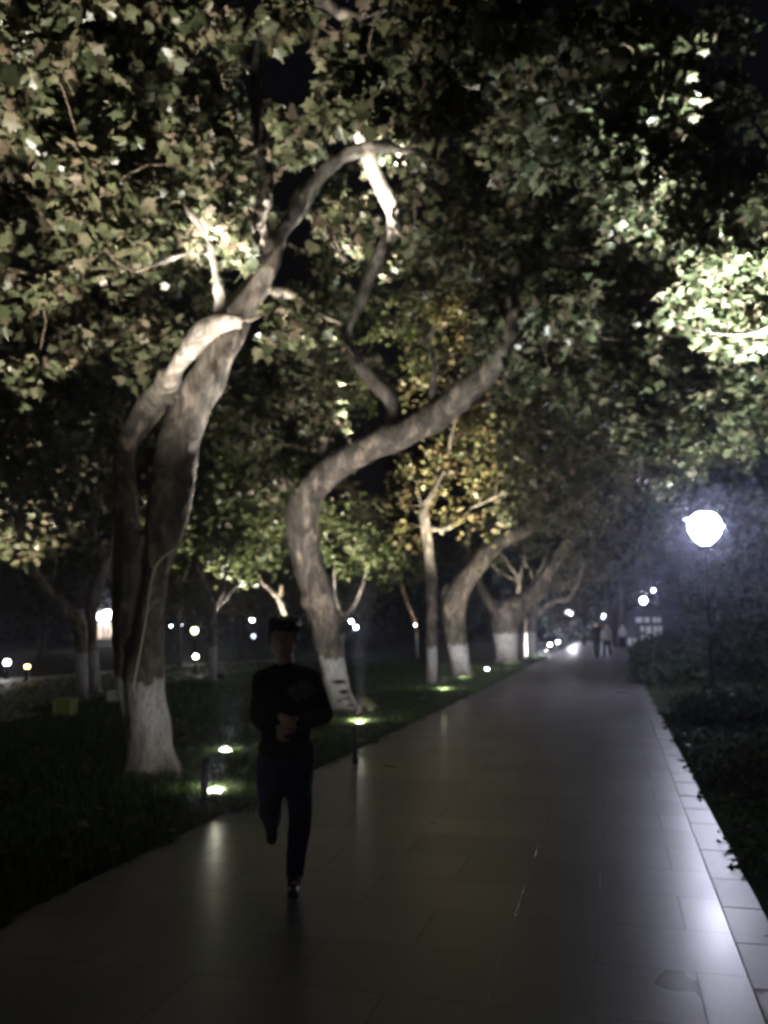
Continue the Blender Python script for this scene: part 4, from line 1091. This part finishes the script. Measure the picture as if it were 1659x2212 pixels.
def hand(mb, wrist, dirn, palmn, s=1.0, curl=.6, thumb_side=1):
    """palm, four curled fingers of different lengths and a thumb leaving the side of the palm"""
    d = Vector(dirn).normalized(); nrm = Vector(palmn).normalized(); nrm = (nrm - d * nrm.dot(d)).normalized(); sd = d.cross(nrm)
    w = Vector(wrist)
    Mx = Matrix((sd, d, nrm)).transposed()
    mb.ball(w + d * .052 * s, (.041 * s, .056 * s, .017 * s), 14, 9, Mx)
    for k, (off, L) in enumerate(((-.031, .062), (-.010, .074), (.011, .070), (.031, .055))):
        p = w + d * (.088 - abs(k - 1.4) * .006) * s + sd * off * s
        a = 0.15
        for j, fr in enumerate((.45, .32, .26)):
            a += curl * (.55 + .12 * k)
            q = p + (d * math.cos(a) + nrm * math.sin(a)) * L * fr * s
            mb.cap(p, (.0098 - .0012 * j) * s, q, (.0090 - .0012 * j) * s, 8)
            p = q
    p = w + d * .028 * s + sd * thumb_side * .034 * s
    q = p + (d * .7 + sd * thumb_side * .7 + nrm * .35).normalized() * .034 * s
    r_ = q + (d * .95 + sd * thumb_side * .15 + nrm * .4).normalized() * .028 * s
    mb.cap(p, .0135 * s, q, .0110 * s, 8); mb.cap(q, .0110 * s, r_, .0095 * s, 8)

def person(label, loc, J, top, bottom, shoe, group=None, detail=1.0, hair_long=False, hands=True, sole=None, width=1.0):
    """J: joints in metres, x to the photo's right, y away from the camera, z up"""
    loc = Vector(loc)
    root = thing('person', label, 'person', loc, group)
    P = {k: loc + Vector(v) for k, v in J.items() if isinstance(v, tuple)}
    w = width
    H = P['head']; hr = J.get('_hr', None)
    def armature(mb, e=0.0, arms=True, legs=True, torso=True, headneck=False, ext=0.0):
        if torso:
            sh = (P['shL'] + P['shR']) / 2; hp = (P['hipL'] + P['hipR']) / 2
            ch = sh.lerp(hp, .28); wa = sh.lerp(hp, .66)
            mb.ball(ch, ((.165 + e) * w, .112 + e, .17 + e), 18, 12)
            mb.ball(wa, ((.140 + e) * w, .100 + e, .17 + e), 18, 12)
            mb.ball(hp + Vector((0, .01, .03)), ((.158 + e) * w, .112 + e, .12 + e), 18, 12)
            for k in ('L', 'R'):
                mb.cap(sh.lerp(P['sh' + k], .2) + Vector((0, 0, .03)), .062 + e, P['sh' + k], .056 + e)
                mb.cap(P['sh' + k], .058 + e, ch.lerp(P['sh' + k], .35), .085 + e)
        if arms:
            for k in ('L', 'R'):
                mb.chain([(P['sh' + k], .056 + e), (P['sh' + k].lerp(P['el' + k], .4), .050 + e), (P['el' + k], .040 + e), (P['el' + k].lerp(P['wr' + k], .3), .041 + e), (P['wr' + k], .027 + e * .9)])
        if legs:
            for k in ('L', 'R'):
                mb.chain([(P['hip' + k], .088 + e), (P['hip' + k].lerp(P['kn' + k], .45), .078 + e), (P['kn' + k], .055 + e), (P['kn' + k].lerp(P['an' + k], .32), .056 + e), (P['an' + k], .037 + e * .9)])
    vox = .0075 / detail
    # the body, one continuous surface
    b_ = MB()
    armature(b_)
    nk = P['neck']
    b_.chain([(nk, .058), (nk.lerp(H, .55) + Vector((0, .01, 0)), .052)])
    b_.ball(H, (.081, .096, .118), 22, 16)
    b_.ball(H + Vector((0, -.020, -.065)), (.052, .062, .052), 16, 12)         # jaw
    f0 = H + Vector((0, -.088, -.005))
    b_.cap(f0 + Vector((0, .004, .022)), .009, f0 + Vector((0, -.014, -.020)), .013, 8)     # nose
    b_.ball(f0 + Vector((0, .006, .035)), (.052, .014, .009), 12, 8)                          # brow
    for q in (-1, 1):
        b_.ball(H + Vector((q * .076, .008, -.008)), (.010, .019, .031), 10, 8)              # ears
        b_.ball(H + Vector((q * .034, -.070, -.022)), (.022, .016, .018), 10, 8)             # cheeks
    b_.ball(H + Vector((0, -.086, -.052)), (.023, .009, .006), 10, 6)
    b_.ball(H + Vector((0, -.084, -.062)), (.019, .009, .006), 10, 6)
    b_.ball(H + Vector((0, -.074, -.095)), (.020, .014, .014), 10, 6)
    if hands:
        for k in ('L', 'R'):
            hd = Vector(J['hd' + k]); hn = Vector(J['hn' + k])
            hand(b_, P['wr' + k], hd, hn, 1.0, .45, J.get('th' + k, 1))
    for k in ('L', 'R'):
        b_.cap(P['an' + k], .036, P['an' + k].lerp(P['toe' + k], .45), .034)
    b_.remeshed('body', SKIN, root, vox, 2)
    if hands:                                                # eyes, brows
        for q in (-1, 1):
            e_ = MB(); e_.ball(H + Vector((q * .031, -.083, .012)), (.013, .008, .0075), 12, 8); e_.build('eye', plain('eye_white', (.55, .52, .5), .2), root, True)
            e_ = MB(); e_.ball(H + Vector((q * .031, -.0895, .012)), (.006, .003, .006), 10, 6); e_.build('iris', plain('iris', (.02, .012, .01), .2), root, True)
    # clothes
    c_ = MB()
    armature(c_, .013, legs=False)
    hp = (P['hipL'] + P['hipR']) / 2
    c_.ball(hp + Vector((0, 0, .06)), (.176 * w, .132, .10), 18, 10)
    c_.chain([(nk + Vector((0, 0, -.035)), .074), (nk + Vector((0, 0, -.005)), .064)])
    c_.remeshed('top', top, root, vox * 1.2, 3, .003, 14)
    c_ = MB()
    c_.ball(hp + Vector((0, .01, .02)), (.163 * w, .125, .12), 18, 12)
    armature(c_, .014, arms=False, torso=False)
    c_.remeshed('trousers', bottom, root, vox * 1.2, 3, .003, 14)
    for k in ('L', 'R'):
        a_, t_ = P['an' + k], P['toe' + k]
        fd = (t_ - a_); up = J.get('up' + k, (0, 0, 1)); up = Vector(up)
        s_ = MB()
        heel = a_ - up * .045 - fd.normalized() * .03
        s_.chain([(heel, .040), (a_.lerp(t_, .45) - up * .028, .043), (t_, .036)])
        s_.chain([(a_, .047), (a_.lerp(t_, .35), .043)])
        sh = s_.remeshed('shoe', shoe, root, vox * 1.2, 2)
        so = MB()
        low = -up * .040
        so.tube([heel + low * .35 - fd.normalized() * .03, heel + low * .5, t_ + low * .62, t_ + low * .5 + fd.normalized() * .03], [.030, .036, .034, .022], 10)
        so.remeshed('sole', sole or shoe, sh, vox * 1.2, 1)
    h_ = MB()
    h_.ball(H + Vector((0, .020, .030)), (.097, .106, .112), 20, 14)
    h_.ball(H + Vector((.018, -.045, .085)), (.082, .066, .042), 16, 10)
    for q in range(10):
        a = q / 10 * 2 * math.pi
        h_.ball(H + Vector((.066 * math.cos(a) + .008, .02 + .066 * math.sin(a), .085 + .02 * math.sin(q * 2.3))), .040, 10, 8)
    if hair_long:
        h_.cap(H + Vector((0, .06, 0)), .075, H + Vector((0, .09, -.24)), .06)
    hh = h_
    # keep the face free: hair only behind the brow line
    keepbox = hh.remeshed('hair', HAIR, root, vox * 1.1, 1, .004, 60)
    me = keepbox.data
    bm = bmesh.new(); bm.from_mesh(me)
    hl = H - loc
    dele = [v for v in bm.verts if (v.co.y - hl.y) < -.030 and (v.co.z - hl.z) < .045 and abs(v.co.x - hl.x) < .071]
    bmesh.ops.delete(bm, geom=dele, context='VERTS'); bm.to_mesh(me); bm.free()
    return root

YM = 5.62
base = G(636, 1935); YM = base.y
print('man Y', YM)
def J_(dx, dy, dyaw=0.0):
    p = W(dx, dy, YM + dyaw) - base
    return (p.x, p.y, p.z)
Jm = dict(head=J_(611, 1381, -.05), neck=J_(617, 1441, -.01), shL=J_(568, 1470, 0), shR=J_(670, 1468, 0), elL=J_(559, 1548, .04), elR=J_(702, 1546, .06),
          wrL=J_(590, 1585, -.20), wrR=J_(652, 1560, -.21), hipL=J_(590, 1638, 0), hipR=J_(643, 1640, 0), knL=J_(584, 1742, -.08), knR=J_(648, 1765, -.02),
          anL=J_(586, 1778, .28), anR=J_(637, 1893, .03), toeL=J_(587, 1812, .32), toeR=J_(634, 1930, -.14),
          hdL=(.55, -.15, .25), hnL=(0, .8, -.4), hdR=(-.65, -.2, .05), hnR=(0, .8, .4), thL=-1, thR=1, upL=(0, -.8, .5), upR=(0, 0, 1))
Jm['toeR'] = (Jm['toeR'][0], Jm['toeR'][1], .045)
Jm['anR'] = (Jm['anR'][0], Jm['anR'][1], .105)
px_, _, pz_ = J_(653, 1492, -.1)
person('young man in black sweater and navy jeans striding nearest the camera, hands at his belly', base, Jm,
       cloth('black_sweater', (.010, .010, .011), .95, ((px_, pz_, .085, .065), (.20, .20, .20))), cloth('navy_jeans', (.020, .028, .075), .85),
       plain('black_shoe', (.015, .013, .012), .5), None, 1.0, sole=plain('pale_sole', (.35, .33, .3), .6))

def stroller(label, px, H_, top, bottom, shoe, ph=1, group='people strolling far down the path', long_=False, w=1.0):
    b0 = G(*px); k = H_ / 1.72
    J = dict(head=(0, 0, 1.60), neck=(0, 0, 1.44), shL=(-.17, 0, 1.38), shR=(.17, 0, 1.38), elL=(-.23, .03, 1.10), elR=(.23, .03, 1.10), wrL=(-.22, -.10 * ph, .88), wrR=(.22, .12 * ph, .88),
             hipL=(-.085, 0, .90), hipR=(.085, 0, .90), knL=(-.10, -.10 * ph, .50), knR=(.10, .06 * ph, .50), anL=(-.10, -.18 * ph, .10), anR=(.11, .28 * ph, .13),
             toeL=(-.10, -.34 * ph - .1 * (1 - ph), .05), toeR=(.11, .28 * ph - .15, .05), hdL=(0, -.1, -1), hnL=(1, 0, 0), hdR=(0, -.1, -1), hnR=(-1, 0, 0), thL=1, thR=-1)
    J = {a: (tuple(c * k for c in v) if isinstance(v, tuple) else v) for a, v in J.items()}
    person(label, b0, J, top, bottom, shoe, group, .55, long_, False, None, w)
DK = cloth('dark_coat', (.012, .012, .016)); WT = cloth('pale_jacket', (.42, .41, .44)); DT = cloth('dark_trousers', (.012, .012, .018)); GT = cloth('grey_trousers', (.25, .24, .27)); SHD = plain('far_shoe', (.03, .03, .03), .6)
stroller('distant person in dark clothes, left of the couple on the path', (1290, 1422), 1.78, DK, DT, SHD, 1)
stroller('distant person in pale jacket and dark shorts beside the dark-clothed one', (1312, 1423), 1.70, WT, DT, plain('pale_far_shoe', (.3, .3, .32), .6), -1, long_=True)
stroller('smaller pale-topped person walking farther off, left of the round bush', (1346, 1404), 1.68, WT, DK, SHD, 1)

for o in list(bpy.data.objects):
    if o.type == 'LIGHT': o.data.use_shadow = True

# ------------------------------------------------------------------ thin scattering volume, added in place of the lens veil at the lamps
hz = MB(); hz.box((0, 45, 13.0), (180, 120, 30.2)); hzo = hz.build('lens_veil', None)
mh = bpy.data.materials.new('veil_volume'); mh.use_nodes = True
nn_ = mh.node_tree.nodes; nn_.clear()
out = nn_.new('ShaderNodeOutputMaterial'); pv = nn_.new('ShaderNodeVolumePrincipled')
pv.inputs['Color'].default_value = (.70, .72, .95, 1); pv.inputs['Density'].default_value = .0024; pv.inputs['Anisotropy'].default_value = .92
mh.node_tree.links.new(pv.outputs[0], out.inputs['Volume'])
hzo.data.materials.append(mh); hzo['kind'] = 'stuff'; hzo['label'] = 'thin volume added to imitate the bluish lens veil round the lamps'; hzo['category'] = 'lens_veil'
scene.cycles.volume_bounces = 0
